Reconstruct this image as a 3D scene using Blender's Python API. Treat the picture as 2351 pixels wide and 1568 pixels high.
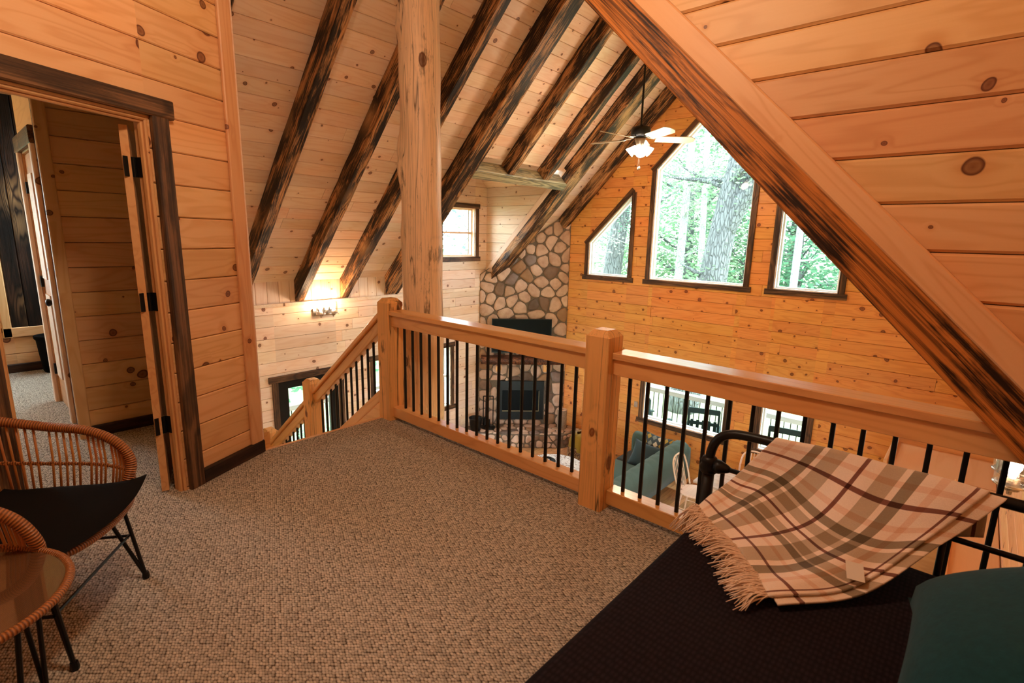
import bpy, math, random
from mathutils import Vector, Matrix
R = random.Random(7)
PI = math.pi
C = bpy.context.scene.collection
for o in list(bpy.data.objects): bpy.data.objects.remove(o)
sc = bpy.context.scene

# ------------------------------------------------------------------ camera
H = 1.5
FPX = 1190.0
yaw, pitch, roll = -0.72976643, 0.19908151, -0.02274477
cy, sy, cp, sp, cr, sr = math.cos(yaw), math.sin(yaw), math.cos(pitch), math.sin(pitch), math.cos(roll), math.sin(roll)
fw = Vector((cp*sy, cp*cy, -sp)); r0 = Vector((cy, -sy, 0)); d0 = fw.cross(r0)
rt = r0*cr + d0*sr; dn = r0*(-sr) + d0*cr
cam_d = bpy.data.cameras.new('camera'); cam = bpy.data.objects.new('camera', cam_d); C.objects.link(cam)
cam.matrix_world = Matrix(((rt.x, -dn.x, -fw.x, 0), (rt.y, -dn.y, -fw.y, 0), (rt.z, -dn.z, -fw.z, H), (0, 0, 0, 1)))
cam_d.sensor_width = 36.0; cam_d.lens = 36.0*FPX/2351.0
cam_d.clip_start = 0.02; cam_d.clip_end = 300
cam_d.dof.use_dof = True; cam_d.dof.focus_distance = 4.5; cam_d.dof.aperture_fstop = 5.6
sc.camera = cam

# ------------------------------------------------------------------ world, exposure, daylight
WORLD = 18.0
w = bpy.data.worlds.new('sky'); sc.world = w; w.use_nodes = True
wn = w.node_tree; wn.nodes.clear()
wo = wn.nodes.new('ShaderNodeOutputWorld'); bg = wn.nodes.new('ShaderNodeBackground')
bg.inputs[0].default_value = (0.72, 0.92, 1.0, 1); bg.inputs[1].default_value = WORLD
wn.links.new(bg.outputs[0], wo.inputs[0])
vs = sc.view_settings; vs.view_transform = 'Standard'; vs.look = 'None'; vs.gamma = 1.0; vs.exposure = 0.25; vs.use_curve_mapping = False
sc.cycles.max_bounces = 7; sc.cycles.diffuse_bounces = 4; sc.cycles.use_adaptive_sampling = True; sc.cycles.adaptive_threshold = 0.03; sc.cycles.glossy_bounces = 3
sc.cycles.transparent_max_bounces = 24
sc.cycles.sample_clamp_indirect = 6.0
sc.cycles.use_denoising = True

def portal(name, loc, rot, sx, sy_):
    l = bpy.data.lights.new(name, 'AREA'); l.shape = 'RECTANGLE'; l.size = sx; l.size_y = sy_; l.cycles.is_portal = True
    o = bpy.data.objects.new(name, l); C.objects.link(o); o.location = loc; o.rotation_euler = rot
# portals only guide the sampling of the sky through the windows (they give no light of their own)
portal('window_portal', (-3.54, 8.62, 2.1), (-PI/2, 0, 0), 1.7, 2.8)
portal('window_portal', (-5.2, 8.62, 1.5), (-PI/2, 0, 0), 1.0, 1.4)
portal('window_portal', (-1.9, 8.62, 1.5), (-PI/2, 0, 0), 1.0, 1.4)
portal('window_portal', (-3.54, 8.62, -1.1), (-PI/2, 0, 0), 1.6, 1.4)
portal('window_portal', (-1.93, 8.62, -1.1), (-PI/2, 0, 0), 0.8, 1.4)
portal('window_portal', (-7.5, 6.65, 1.55), (0, PI/2, 0), 1.0, 0.9)
portal('window_portal', (-7.5, 5.6, -1.1), (0, PI/2, 0), 1.4, 1.9)
portal('window_portal', (-7.5, -0.9, 1.45), (0, PI/2, 0), 1.2, 1.4)

WARM = (1.0, 0.74, 0.49)
def point(name, loc, e, col=WARM, rad=0.05):
    l = bpy.data.lights.new(name, 'POINT'); l.energy = e; l.color = col; l.shadow_soft_size = rad
    o = bpy.data.objects.new(name, l); C.objects.link(o); o.location = loc
    return o
E_FAN, E_SCONCE, E_LOFT, E_HALL, E_FILL = 80, 30, 62, 14, 34

# ------------------------------------------------------------------ node helpers
def lin(c):
    return tuple(((x/255)/12.92 if x/255 <= 0.04045 else ((x/255+0.055)/1.055)**2.4) for x in c)
def newmat(name):
    m = bpy.data.materials.new(name); m.use_nodes = True
    nt = m.node_tree; nt.nodes.clear()
    out = nt.nodes.new('ShaderNodeOutputMaterial'); b = nt.nodes.new('ShaderNodeBsdfPrincipled')
    nt.links.new(b.outputs[0], out.inputs[0])
    return m, nt, b
def N(nt, t, **kw):
    n = nt.nodes.new(t)
    for k, v in kw.items(): setattr(n, k, v)
    return n
def math_(nt, op, a, b=None, c=None, clamp=False):
    n = nt.nodes.new('ShaderNodeMath'); n.operation = op; n.use_clamp = clamp
    for i, x in enumerate((a, b, c)):
        if x is None: continue
        if isinstance(x, (int, float)): n.inputs[i].default_value = x
        else: nt.links.new(x, n.inputs[i])
    return n.outputs[0]
def ramp(nt, fac, stops, interp='LINEAR'):
    n = nt.nodes.new('ShaderNodeValToRGB'); cr_ = n.color_ramp; cr_.interpolation = interp
    while len(cr_.elements) < len(stops): cr_.elements.new(0.5)
    for e, (p, c) in zip(cr_.elements, stops):
        e.position = p; e.color = (c, c, c, 1) if isinstance(c, (int, float)) else (*c, 1)
    nt.links.new(fac, n.inputs[0]); return n.outputs[0]
def mix(nt, f, a, b, typ='MIX'):
    n = nt.nodes.new('ShaderNodeMix'); n.data_type = 'RGBA'; n.blend_type = typ
    for i, x in ((0, f), (6, a), (7, b)):
        if isinstance(x, (int, float)): n.inputs[i].default_value = x if i == 0 else (x, x, x, 1)
        elif isinstance(x, tuple): n.inputs[i].default_value = (*x, 1)
        else: nt.links.new(x, n.inputs[i])
    return n.outputs[2]
def vscale(nt, v, s):
    n = nt.nodes.new('ShaderNodeVectorMath'); n.operation = 'MULTIPLY'; nt.links.new(v, n.inputs[0]); n.inputs[1].default_value = s
    return n.outputs[0]
def noise(nt, v, scale, detail=2, rough=0.5, dist=0):
    n = nt.nodes.new('ShaderNodeTexNoise'); nt.links.new(v, n.inputs['Vector'])
    n.inputs['Scale'].default_value = scale; n.inputs['Detail'].default_value = detail
    n.inputs['Roughness'].default_value = rough; n.inputs['Distortion'].default_value = dist
    return n.outputs[0]
def bump(nt, b, h, strength, dist=0.01):
    n = nt.nodes.new('ShaderNodeBump'); n.inputs['Strength'].default_value = strength; n.inputs['Distance'].default_value = dist
    nt.links.new(h, n.inputs['Height']); nt.links.new(n.outputs[0], b.inputs['Normal'])
def objcoord(nt, spread=37.0):
    tc = N(nt, 'ShaderNodeTexCoord'); oi = N(nt, 'ShaderNodeObjectInfo')
    cv = nt.nodes.new('ShaderNodeCombineXYZ')
    for i, k in enumerate((1.0, 2.7, 5.3)):
        nt.links.new(math_(nt, 'MULTIPLY', oi.outputs['Random'], spread*k), cv.inputs[i])
    a = nt.nodes.new('ShaderNodeVectorMath'); a.operation = 'ADD'
    nt.links.new(tc.outputs['Object'], a.inputs[0]); nt.links.new(cv.outputs[0], a.inputs[1])
    return a.outputs[0], oi.outputs['Random'], tc

def wood(name, light, dark, knot=(0.11, 0.022, 0.008), rings=9.0, ringmix=0.55, knots=True, kscale=3.3, kdim='2D', rough=0.45,
         vary=0.18, tint=(0.95, 0.70, 0.42), kr=(0.02, 0.105), spec=0.35):
    m, nt, b = newmat(name)
    co, rnd, tc = objcoord(nt)
    wob = N(nt, 'ShaderNodeTexNoise'); nt.links.new(vscale(nt, co, (2.0, 6.0, 6.0)), wob.inputs['Vector']); wob.inputs['Scale'].default_value = 1.0
    ks = nt.nodes.new('ShaderNodeVectorMath'); ks.operation = 'MULTIPLY_ADD'
    nt.links.new(wob.outputs[1], ks.inputs[0]); ks.inputs[1].default_value = (0.05, 0.05, 0.05); nt.links.new(co, ks.inputs[2])
    vo = N(nt, 'ShaderNodeTexVoronoi', voronoi_dimensions=kdim); nt.links.new(ks.outputs[0], vo.inputs['Vector']); vo.inputs['Scale'].default_value = kscale
    vo.inputs['Randomness'].default_value = 1.0
    sep = N(nt, 'ShaderNodeSeparateColor'); nt.links.new(vo.outputs['Color'], sep.inputs[0])
    rad = math_(nt, 'MULTIPLY_ADD', math_(nt, 'POWER', sep.outputs[0], 2.0), kr[1]-kr[0], kr[0])
    if not knots: rad = math_(nt, 'MULTIPLY', rad, 0.0)
    dn_ = math_(nt, 'DIVIDE', vo.outputs['Distance'], math_(nt, 'ADD', rad, 0.0001))
    halo = math_(nt, 'SUBTRACT', 1.0, math_(nt, 'DIVIDE', dn_, 3.2), clamp=True)
    core = ramp(nt, dn_, [(0.0, 0.75), (0.55, 0.7), (0.8, 1.0), (1.0, 0.9), (1.0, 0.0)] if False else [(0.0, 0.8), (0.5, 0.65), (0.78, 1.0), (0.92, 0.0)])
    big = noise(nt, vscale(nt, co, (0.7, 6.5, 6.5)), 1.0, 2, 0.5, 0.3)
    ph = math_(nt, 'ADD', math_(nt, 'MULTIPLY', big, rings*6.28), math_(nt, 'MULTIPLY', halo, 5.0))
    ring = math_(nt, 'MULTIPLY_ADD', math_(nt, 'SINE', ph), 0.5, 0.5)
    fine = noise(nt, vscale(nt, co, (3.0, 160.0, 160.0)), 1.0, 2, 0.6)
    g = math_(nt, 'MULTIPLY_ADD', math_(nt, 'POWER', ring, 3.0), 0.65, math_(nt, 'MULTIPLY', fine, 0.35))
    col = mix(nt, math_(nt, 'MULTIPLY', g, ringmix), light, dark)
    blot = noise(nt, vscale(nt, co, (0.9, 2.5, 2.5)), 1.0, 2)
    col = mix(nt, math_(nt, 'MULTIPLY', ramp(nt, blot, [(0.45, 0.0), (0.75, 1.0)]), 0.5), col, mix(nt, 1.0, col, tint, 'MULTIPLY'))
    col = mix(nt, math_(nt, 'MULTIPLY', math_(nt, 'POWER', halo, 2.0), 0.55), col, mix(nt, 1.0, col, (0.75, 0.42, 0.2), 'MULTIPLY'))
    if knots: col = mix(nt, core, col, knot)
    hs = N(nt, 'ShaderNodeHueSaturation'); nt.links.new(col, hs.inputs['Color'])
    nt.links.new(math_(nt, 'MULTIPLY_ADD', rnd, vary, 1.0-vary*0.5), hs.inputs['Value'])
    r2 = math_(nt, 'FRACT', math_(nt, 'MULTIPLY', rnd, 13.7))
    nt.links.new(math_(nt, 'MULTIPLY_ADD', r2, 0.016, 0.492), hs.inputs['Hue'])
    nt.links.new(hs.outputs[0], b.inputs['Base Color'])
    b.inputs['Roughness'].default_value = rough; b.inputs['Specular IOR Level'].default_value = spec
    bump(nt, b, g, 0.12, 0.002)
    return m

def stained(name, bright, deep, blotscale=1.0, thresh=(0.38, 0.6), rough=0.5, rings=13.0, knotc=(0.62, 0.36, 0.16), ringw=0.55, finew=0.5, kmess=0.0, kcore=None, kscale=1.5, crack=0.0, spec=0.3):
    m, nt, b = newmat(name)
    co, rnd, tc = objcoord(nt)
    wob = N(nt, 'ShaderNodeTexNoise'); nt.links.new(vscale(nt, co, (3.0, 9.0, 9.0)), wob.inputs['Vector']); wob.inputs['Scale'].default_value = 1.0; wob.inputs['Detail'].default_value = 3
    ks = nt.nodes.new('ShaderNodeVectorMath'); ks.operation = 'MULTIPLY_ADD'
    nt.links.new(wob.outputs[1], ks.inputs[0]); ks.inputs[1].default_value = (0.06, 0.06, 0.06); nt.links.new(vscale(nt, co, (1.0, 1.6, 1.6)), ks.inputs[2])
    vo = N(nt, 'ShaderNodeTexVoronoi', voronoi_dimensions='3D'); nt.links.new(ks.outputs[0], vo.inputs['Vector']); vo.inputs['Scale'].default_value = kscale
    halo = math_(nt, 'SUBTRACT', 1.0, math_(nt, 'DIVIDE', vo.outputs['Distance'], 0.42), clamp=True)
    big = noise(nt, vscale(nt, co, (0.35, 8.0, 8.0)), 1.0, 1.0, 0.4, 0.1)
    ph = math_(nt, 'ADD', math_(nt, 'MULTIPLY', big, rings*6.28), math_(nt, 'MULTIPLY', halo, 16.0))
    ring = math_(nt, 'POWER', math_(nt, 'MULTIPLY_ADD', math_(nt, 'SINE', ph), 0.5, 0.5), 2.2)
    fine = ramp(nt, noise(nt, vscale(nt, co, (1.2, 95.0, 95.0)), 1.0, 3, 0.75), [(0.40, 0.0), (0.60, 1.0)])
    blot = noise(nt, vscale(nt, co, (1.6*blotscale, 8.0*blotscale, 8.0*blotscale)), 1.0, 5, 0.72, 0.2)
    if kmess: blot = math_(nt, 'ADD', blot, math_(nt, 'MULTIPLY', math_(nt, 'SUBTRACT', math_(nt, 'POWER', halo, 1.5), 0.25), kmess))
    bl = ramp(nt, blot, [(thresh[0], 0.0), (thresh[1], 1.0)])
    g = math_(nt, 'ADD', math_(nt, 'MULTIPLY', ring, ringw), math_(nt, 'MULTIPLY', fine, finew))
    f = math_(nt, 'ADD', math_(nt, 'MULTIPLY', g, 0.66), math_(nt, 'MULTIPLY', bl, 0.62), clamp=True)
    col = ramp(nt, f, [(0.12, bright), (0.45, tuple(x*0.42 for x in bright)), (0.75, deep), (1.0, tuple(x*0.55 for x in deep))])
    if kcore:
        rad = 0.13; dn_ = math_(nt, 'DIVIDE', vo.outputs['Distance'], rad)
        col = mix(nt, ramp(nt, dn_, [(0.0, 0.75), (0.6, 0.6), (0.82, 1.0), (1.0, 0.0)]), col, kcore)
    else: col = mix(nt, math_(nt, 'MULTIPLY', math_(nt, 'POWER', halo, 1.8), 0.8), col, mix(nt, ring, knotc, bright))
    if crack:
        ck = math_(nt, 'ABSOLUTE', math_(nt, 'SUBTRACT', noise(nt, vscale(nt, co, (0.25, 7.0, 7.0)), 1.0, 2, 0.5), 0.5))
        col = mix(nt, ramp(nt, ck, [(0.0, crack), (0.006, 0.0)]), col, (0.03, 0.015, 0.008))
    nt.links.new(col, b.inputs['Base Color']); b.inputs['Roughness'].default_value = rough; b.inputs['Specular IOR Level'].default_value = spec
    bump(nt, b, g, 0.35, 0.003)
    return m

def flat(name, col, rough=0.6, metal=0.0, spec=0.5, noise_amt=0.0, nscale=60, bumpy=0.0, sheen=0.0):
    m, nt, b = newmat(name)
    b.inputs['Roughness'].default_value = rough; b.inputs['Metallic'].default_value = metal; b.inputs['Specular IOR Level'].default_value = spec
    tc = N(nt, 'ShaderNodeTexCoord'); n = noise(nt, tc.outputs['Object'], nscale, 3, 0.6)
    c = mix(nt, n, tuple(x*(1-noise_amt) for x in col), tuple(min(1, x*(1+noise_amt)) for x in col))
    nt.links.new(c, b.inputs['Base Color'])
    if bumpy: bump(nt, b, n, bumpy, 0.003)
    if sheen: b.inputs['Sheen Weight'].default_value = sheen
    return m
def emis(name, col, s):
    m, nt, b = newmat(name); b.inputs['Base Color'].default_value = (*col, 1)
    b.inputs['Emission Color'].default_value = (*col, 1); b.inputs['Emission Strength'].default_value = s
    return m
def glassmat(name, fac=0.12, tint=(1, 1, 1)):
    m = bpy.data.materials.new(name); m.use_nodes = True; nt = m.node_tree; nt.nodes.clear()
    out = nt.nodes.new('ShaderNodeOutputMaterial'); t = nt.nodes.new('ShaderNodeBsdfTransparent'); g = nt.nodes.new('ShaderNodeBsdfGlossy')
    t.inputs[0].default_value = (*tint, 1); g.inputs['Roughness'].default_value = 0.03
    lw = nt.nodes.new('ShaderNodeLayerWeight'); lw.inputs[0].default_value = 0.35
    f = math_(nt, 'MULTIPLY', lw.outputs['Fresnel'], fac*4, clamp=True)
    mx = nt.nodes.new('ShaderNodeMixShader'); nt.links.new(f, mx.inputs[0]); nt.links.new(t.outputs[0], mx.inputs[1]); nt.links.new(g.outputs[0], mx.inputs[2])
    nt.links.new(mx.outputs[0], out.inputs[0]); return m

M = {}
M['pine'] = wood('pine', (0.82, 0.49, 0.24), (0.63, 0.29, 0.10), kr=(0.02, 0.13), kscale=3.0)
M['pine_gable'] = wood('pine_gable', (0.84, 0.38, 0.105), (0.60, 0.20, 0.04), kscale=4.0, kr=(0.03, 0.15), vary=0.14)
M['pine_pale'] = wood('pine_pale', (0.92, 0.71, 0.55), (0.78, 0.50, 0.32), kscale=3.6, kr=(0.02, 0.12))
M['pine_clear'] = wood('pine_clear', (0.78, 0.48, 0.24), (0.62, 0.31, 0.12), kscale=1.1, kr=(0.005, 0.03))
M['pine_door'] = wood('pine_door', (0.74, 0.42, 0.19), (0.55, 0.25, 0.09), kscale=2.2, kr=(0.01, 0.08))
M['pine_rail'] = wood('pine_rail', (0.88, 0.50, 0.195), (0.66, 0.29, 0.085), kscale=3.0, kdim='3D', kr=(0.01, 0.10), rough=0.36, spec=0.55)
for _n in ('pine_rail',):
    _b = [n for n in M[_n].node_tree.nodes if n.type == 'BSDF_PRINCIPLED'][0]; _b.inputs['Coat Weight'].default_value = 0.5; _b.inputs['Coat Roughness'].default_value = 0.18
M['backing'] = flat('wall_backing', (0.05, 0.02, 0.008), 0.9)
M['rafter'] = stained('stained_rafter', (0.58, 0.27, 0.10), (0.022, 0.011, 0.007), thresh=(0.40, 0.56))
M['edge_beam'] = stained('stained_edge_beam', (0.62, 0.21, 0.04), (0.03, 0.011, 0.005), thresh=(0.50, 0.72), rings=16, knotc=(0.62, 0.22, 0.05), ringw=0.35, finew=0.75)
M['casing'] = stained('stained_casing', (0.20, 0.095, 0.042), (0.04, 0.02, 0.011), thresh=(0.40, 0.75), rings=7, knotc=(0.10, 0.045, 0.02))
M['base'] = stained('stained_baseboard', (0.085, 0.035, 0.018), (0.022, 0.010, 0.006), rings=6, knotc=(0.06, 0.025, 0.012))
M['header'] = stained('weathered_header', (0.42, 0.33, 0.18), (0.09, 0.085, 0.06), rings=12, thresh=(0.5, 0.8))
M['newel'] = stained('newel_timber', (0.88, 0.47, 0.17), (0.13, 0.055, 0.022), blotscale=2.6, thresh=(0.56, 0.72), rings=4, rough=0.4, ringw=0.14, finew=0.22, kmess=0.42, kcore=(0.22, 0.055, 0.015), kscale=3.2, crack=0.9)
M['log'] = stained('peeled_log', (0.92, 0.66, 0.43), (0.16, 0.08, 0.04), blotscale=2.8, thresh=(0.52, 0.70), rings=2, rough=0.42, ringw=0.10, finew=0.34, kmess=0.30, kcore=(0.14, 0.05, 0.02), kscale=2.3, crack=0.8)
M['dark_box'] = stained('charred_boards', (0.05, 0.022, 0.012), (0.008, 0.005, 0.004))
M['black'] = flat('black_metal', (0.006, 0.006, 0.006), 0.4, 0.0, 0.28)
M['black_matte'] = flat('black_fabric', (0.006, 0.0055, 0.0055), 1.0, spec=0.1)
M['steel'] = flat('brushed_nickel', (0.55, 0.52, 0.48), 0.25, 1.0)
M['white_vinyl'] = flat('white_vinyl', (0.85, 0.87, 0.85), 0.4)
M['glass'] = glassmat('window_glass', 0.05)
M['jar'] = glassmat('jar_glass', 0.14)
M['bulb'] = emis('lit_bulb', (1.0, 0.86, 0.66), 26)
M['shade_lit'] = emis('lit_frosted_shade', (1.0, 0.93, 0.85), 7)
M['screen'] = flat('tv_screen', (0.004, 0.005, 0.006), 0.45, spec=0.08)
M['mortar'] = flat('mortar', (0.17, 0.13, 0.095), 0.95, noise_amt=0.25, nscale=40, bumpy=0.6)

def stonemat(name, cols):
    m, nt, b = newmat(name); co, rnd, tc = objcoord(nt)
    n = noise(nt, co, 5, 4, 0.6); base = ramp(nt, rnd, cols, 'CONSTANT')
    c = mix(nt, ramp(nt, n, [(0.35, 0.0), (0.7, 1.0)]), base, mix(nt, 1.0, base, (0.68, 0.60, 0.54), 'MULTIPLY'))
    nt.links.new(c, b.inputs['Base Color']); b.inputs['Roughness'].default_value = 0.85
    bump(nt, b, noise(nt, co, 22, 4, 0.7), 0.5, 0.01); return m
M['stone'] = stonemat('field_stone', [(0.0, (0.64, 0.44, 0.33)), (0.20, (0.74, 0.54, 0.42)), (0.40, (0.56, 0.38, 0.27)), (0.55, (0.70, 0.50, 0.39)), (0.70, (0.26, 0.17, 0.12)), (0.78, (0.17, 0.12, 0.095)), (0.86, (0.38, 0.22, 0.12)), (0.94, (0.28, 0.22, 0.20))])

def carpetmat(name, light, dark, s=52):
    m, nt, b = newmat(name); tc = N(nt, 'ShaderNodeTexCoord')
    rot = N(nt, 'ShaderNodeMapping'); rot.inputs['Rotation'].default_value = (0, 0, 0.6); rot.inputs['Scale'].default_value = (0.8, 1.25, 1.0)
    nt.links.new(tc.outputs['Object'], rot.inputs[0])
    vo = N(nt, 'ShaderNodeTexVoronoi', voronoi_dimensions='2D'); nt.links.new(rot.outputs[0], vo.inputs['Vector']); vo.inputs['Scale'].default_value = s; vo.inputs['Randomness'].default_value = 0.5
    sep = N(nt, 'ShaderNodeSeparateColor'); nt.links.new(vo.outputs['Color'], sep.inputs[0])
    yarn = noise(nt, vscale(nt, tc.outputs['Object'], (1, 1, 1)), 420, 2, 0.6)
    d = math_(nt, 'ADD', vo.outputs['Distance'], math_(nt, 'MULTIPLY_ADD', yarn, 0.22, -0.11))
    c = ramp(nt, d, [(0.28, light), (0.50, tuple(a*0.6+b_*0.4 for a, b_ in zip(light, dark))), (0.70, dark)])
    hs = N(nt, 'ShaderNodeHueSaturation'); nt.links.new(c, hs.inputs['Color'])
    nt.links.new(math_(nt, 'MULTIPLY_ADD', sep.outputs[1], 0.55, 0.72), hs.inputs['Value'])
    nt.links.new(hs.outputs[0], b.inputs['Base Color']); b.inputs['Roughness'].default_value = 1.0; b.inputs['Specular IOR Level'].default_value = 0.1
    bump(nt, b, math_(nt, 'MULTIPLY', d, -1.0), 0.6, 0.008); return m
M['carpet'] = carpetmat('loop_carpet', (0.53, 0.455, 0.37), (0.085, 0.063, 0.045), 84)
M['floorwood'] = wood('hickory_floor', (0.66, 0.38, 0.18), (0.36, 0.16, 0.06), vary=0.7, rough=0.3, kscale=2)

# ------------------------------------------------------------------ object helpers
WM = {}
def reg(o, mw, parent):
    C.objects.link(o); o.matrix_basis = mw
    if parent is not None:
        o.parent = parent; o.matrix_parent_inverse = WM[parent.name].inverted()
    WM[o.name] = mw.copy(); return o
def props(o, label=None, cat=None, group=None, kind=None):
    if label: o['label'] = label
    if cat: o['category'] = cat
    if group: o['group'] = group
    if kind: o['kind'] = kind
    return o
def thing(name, loc, label, cat, group=None, kind=None):
    o = bpy.data.objects.new(name, None); o.empty_display_size = 0.1
    reg(o, Matrix.Translation(Vector(loc)), None); return props(o, label, cat, group, kind)
def mesh(name, verts, faces, m, parent=None, mw=None, smooth=False, uvs=None):
    me = bpy.data.meshes.new(name); me.from_pydata([tuple(v) for v in verts], [], faces); me.update()
    if m is not None: me.materials.append(M[m] if isinstance(m, str) else m)
    if smooth: me.polygons.foreach_set('use_smooth', [True]*len(me.polygons))
    if uvs:
        l = me.uv_layers.new(name='UVMap')
        for i, lp in enumerate(me.loops): l.data[i].uv = uvs[lp.vertex_index]
    return reg(bpy.data.objects.new(name, me), mw or Matrix(), parent)
class MB:
    def __init__(s): s.v = []; s.f = []
    def add(s, vs_, fs): n = len(s.v); s.v += [Vector(v) for v in vs_]; s.f += [tuple(i+n for i in f) for f in fs]; return s
    def box(s, c, d, rz=0, mat=None):
        c = Vector(c); q = []
        for x in (-.5, .5):
            for y in (-.5, .5):
                for z in (-.5, .5):
                    p = Vector((x*d[0], y*d[1], z*d[2]))
                    if rz: p = Matrix.Rotation(rz, 3, 'Z') @ p
                    if mat: p = mat @ p
                    q.append(c+p)
        return s.add(q, [(0, 1, 3, 2), (4, 6, 7, 5), (0, 4, 5, 1), (2, 3, 7, 6), (0, 2, 6, 4), (1, 5, 7, 3)])
    def rbox(s, c, d, r, rz=0):
        # box with rounded vertical silhouette (chamfered all round) built from three stacked octagon rings
        c = Vector(c); hx, hy, hz = d[0]/2, d[1]/2, d[2]/2; rings = []
        for z, ins in ((-hz, r), (-hz+r*.3, r*.3), (-hz+r, 0), (hz-r, 0), (hz-r*.3, r*.3), (hz, r)):
            x, y = hx-ins, hy-ins; k = r*0.6
            ring = [(x-k, -y), (x, -y+k), (x, y-k), (x-k, y), (-x+k, y), (-x, y-k), (-x, -y+k), (-x+k, -y)]
            rings.append([c + Matrix.Rotation(rz, 3, 'Z') @ Vector((a, b, z)) for a, b in ring])
        return s.rings(rings)
    def rings(s, rings, cap=True, closed=False):
        n = len(rings[0]); vs_ = [p for r_ in rings for p in r_]; fs = []; m = len(rings)
        for i in range(m-1 if not closed else m):
            for j in range(n):
                a, b = i*n+j, i*n+(j+1) % n; a2, b2 = ((i+1) % m)*n+j, ((i+1) % m)*n+(j+1) % n
                fs.append((a, b, b2, a2))
        if cap and not closed: fs += [tuple(range(n-1, -1, -1)), tuple(range((m-1)*n, m*n))]
        return s.add(vs_, fs)
    def tube(s, pts, r, n=8, closed=False, rfun=None, flat_=1.0):
        pts = [Vector(p) for p in pts]; m = len(pts); rings = []; up = None
        for i, p in enumerate(pts):
            if closed: t = pts[(i+1) % m]-pts[i-1]
            else: t = pts[min(i+1, m-1)]-pts[max(i-1, 0)]
            t.normalize()
            if up is None: up = Vector((0, 0, 1)) if abs(t.z) < .95 else Vector((1, 0, 0))
            a = t.cross(up); a.normalize(); b = a.cross(t); b.normalize(); up = b
            rr = r if rfun is None else rfun(i/(m-1))
            rings.append([p + a*math.cos(2*PI*k/n)*rr + b*math.sin(2*PI*k/n)*rr*flat_ for k in range(n)])
        return s.rings(rings, closed=closed)
    def lathe(s, c, prof, n=16, axis=None):
        c = Vector(c); rings = []
        q = Vector((0, 0, 1)).rotation_difference(Vector(axis)) if axis else None
        for r_, z in prof:
            ring = [Vector((max(r_, 1e-4)*math.cos(2*PI*k/n), max(r_, 1e-4)*math.sin(2*PI*k/n), z)) for k in range(n)]
            if q: ring = [q @ p for p in ring]
            rings.append([c+p for p in ring])
        return s.rings(rings)
    def prism(s, poly, z0, z1):
        n = len(poly); vs_ = [(x, y, z0) for x, y in poly]+[(x, y, z1) for x, y in poly]
        return s.add(vs_, [tuple(range(n-1, -1, -1)), tuple(range(n, 2*n))]+[(i, (i+1) % n, n+(i+1) % n, n+i) for i in range(n)])
    def build(s, name, m, parent=None, smooth=False, mw=None): return mesh(name, s.v, s.f, m, parent, mw, smooth)
def smoothpath(pts, k=6, closed=False):
    P = [Vector(p) for p in pts]; n = len(P); out = []
    for i in range(n if closed else n-1):
        a = P[i-1] if (i > 0 or closed) else P[0]*2-P[1]; b = P[i]; c = P[(i+1) % n]; d = P[(i+2) % n] if (i+2 < n or closed) else P[-1]*2-P[-2]
        for j in range(k):
            t = j/k; out.append(0.5*((2*b)+(c-a)*t+(2*a-5*b+4*c-d)*t*t+(3*b-a-3*c+d)*t**3))
    if not closed: out.append(P[-1])
    return out
def rotframe(p, u, v):
    u = Vector(u).normalized(); w_ = u.cross(Vector(v)).normalized(); v = w_.cross(u).normalized(); p = Vector(p)
    return Matrix(((u.x, v.x, w_.x, p.x), (u.y, v.y, w_.y, p.y), (u.z, v.z, w_.z, p.z), (0, 0, 0, 1)))
def beam(name, p0, p1, w_, h, up, m, parent=None, rough=0.0, ch=0.006, seg=None, off=(0, 0)):
    # local X runs along the beam; w_ across, h along 'up'
    p0 = Vector(p0); p1 = Vector(p1); L = (p1-p0).length; u = (p1-p0).normalized()
    side = Vector(up).cross(u).normalized(); mw = rotframe((p0+p1)/2, u, side)
    n = seg or (max(2, int(L/0.25)) if rough else 1); rings = []
    for i in range(n+1):
        x = -L/2+L*i/n; j = lambda: R.uniform(-rough, rough)
        a, b = w_/2, h/2; jj = [(j(), j()) for _ in range(4)]; pts = []
        for (sx, sz), (jx, jz) in zip(((1, 1), (-1, 1), (-1, -1), (1, -1)), jj):
            e = ((sx*a+jx+off[0], sz*(b-ch)+jz+off[1]), (sx*(a-ch)+jx+off[0], sz*b+jz+off[1]))
            pts += e if sx*sz > 0 else e[::-1]
        rings.append([(x, y, z) for y, z in pts])
    mb = MB(); mb.rings(rings); return mb.build(name, m, parent, mw=mw)

# ---- plank cladding: every board is an object
def clip(P, a, b, c):      # keep a*u+b*v<=c
    out = []
    for i in range(len(P)):
        p, q = P[i], P[(i+1) % len(P)]; dp = a*p[0]+b*p[1]-c; dq = a*q[0]+b*q[1]-c
        if dp <= 1e-9: out.append(p)
        if (dp < -1e-9 and dq > 1e-9) or (dp > 1e-9 and dq < -1e-9):
            t = dp/(dp-dq); out.append((p[0]+(q[0]-p[0])*t, p[1]+(q[1]-p[1])*t))
    return out
def area(P): return abs(sum(P[i][0]*P[(i+1) % len(P)][1]-P[(i+1) % len(P)][0]*P[i][1] for i in range(len(P))))/2
def edges(P):             # outward half-planes of a ccw convex polygon; vertical sides first
    es = []
    for i in range(len(P)):
        (x0, y0), (x1, y1) = P[i], P[(i+1) % len(P)]; a, b = y1-y0, x0-x1; es.append((a, b, a*x0+b*y0))
    return sorted(es, key=lambda e: abs(e[1])/(abs(e[0])+1e-9) if True else 0)
def inter(P, Q):
    for a, b, c in edges(Q):
        P = clip(P, a, b, c)
        if len(P) < 3: return []
    return P
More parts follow.
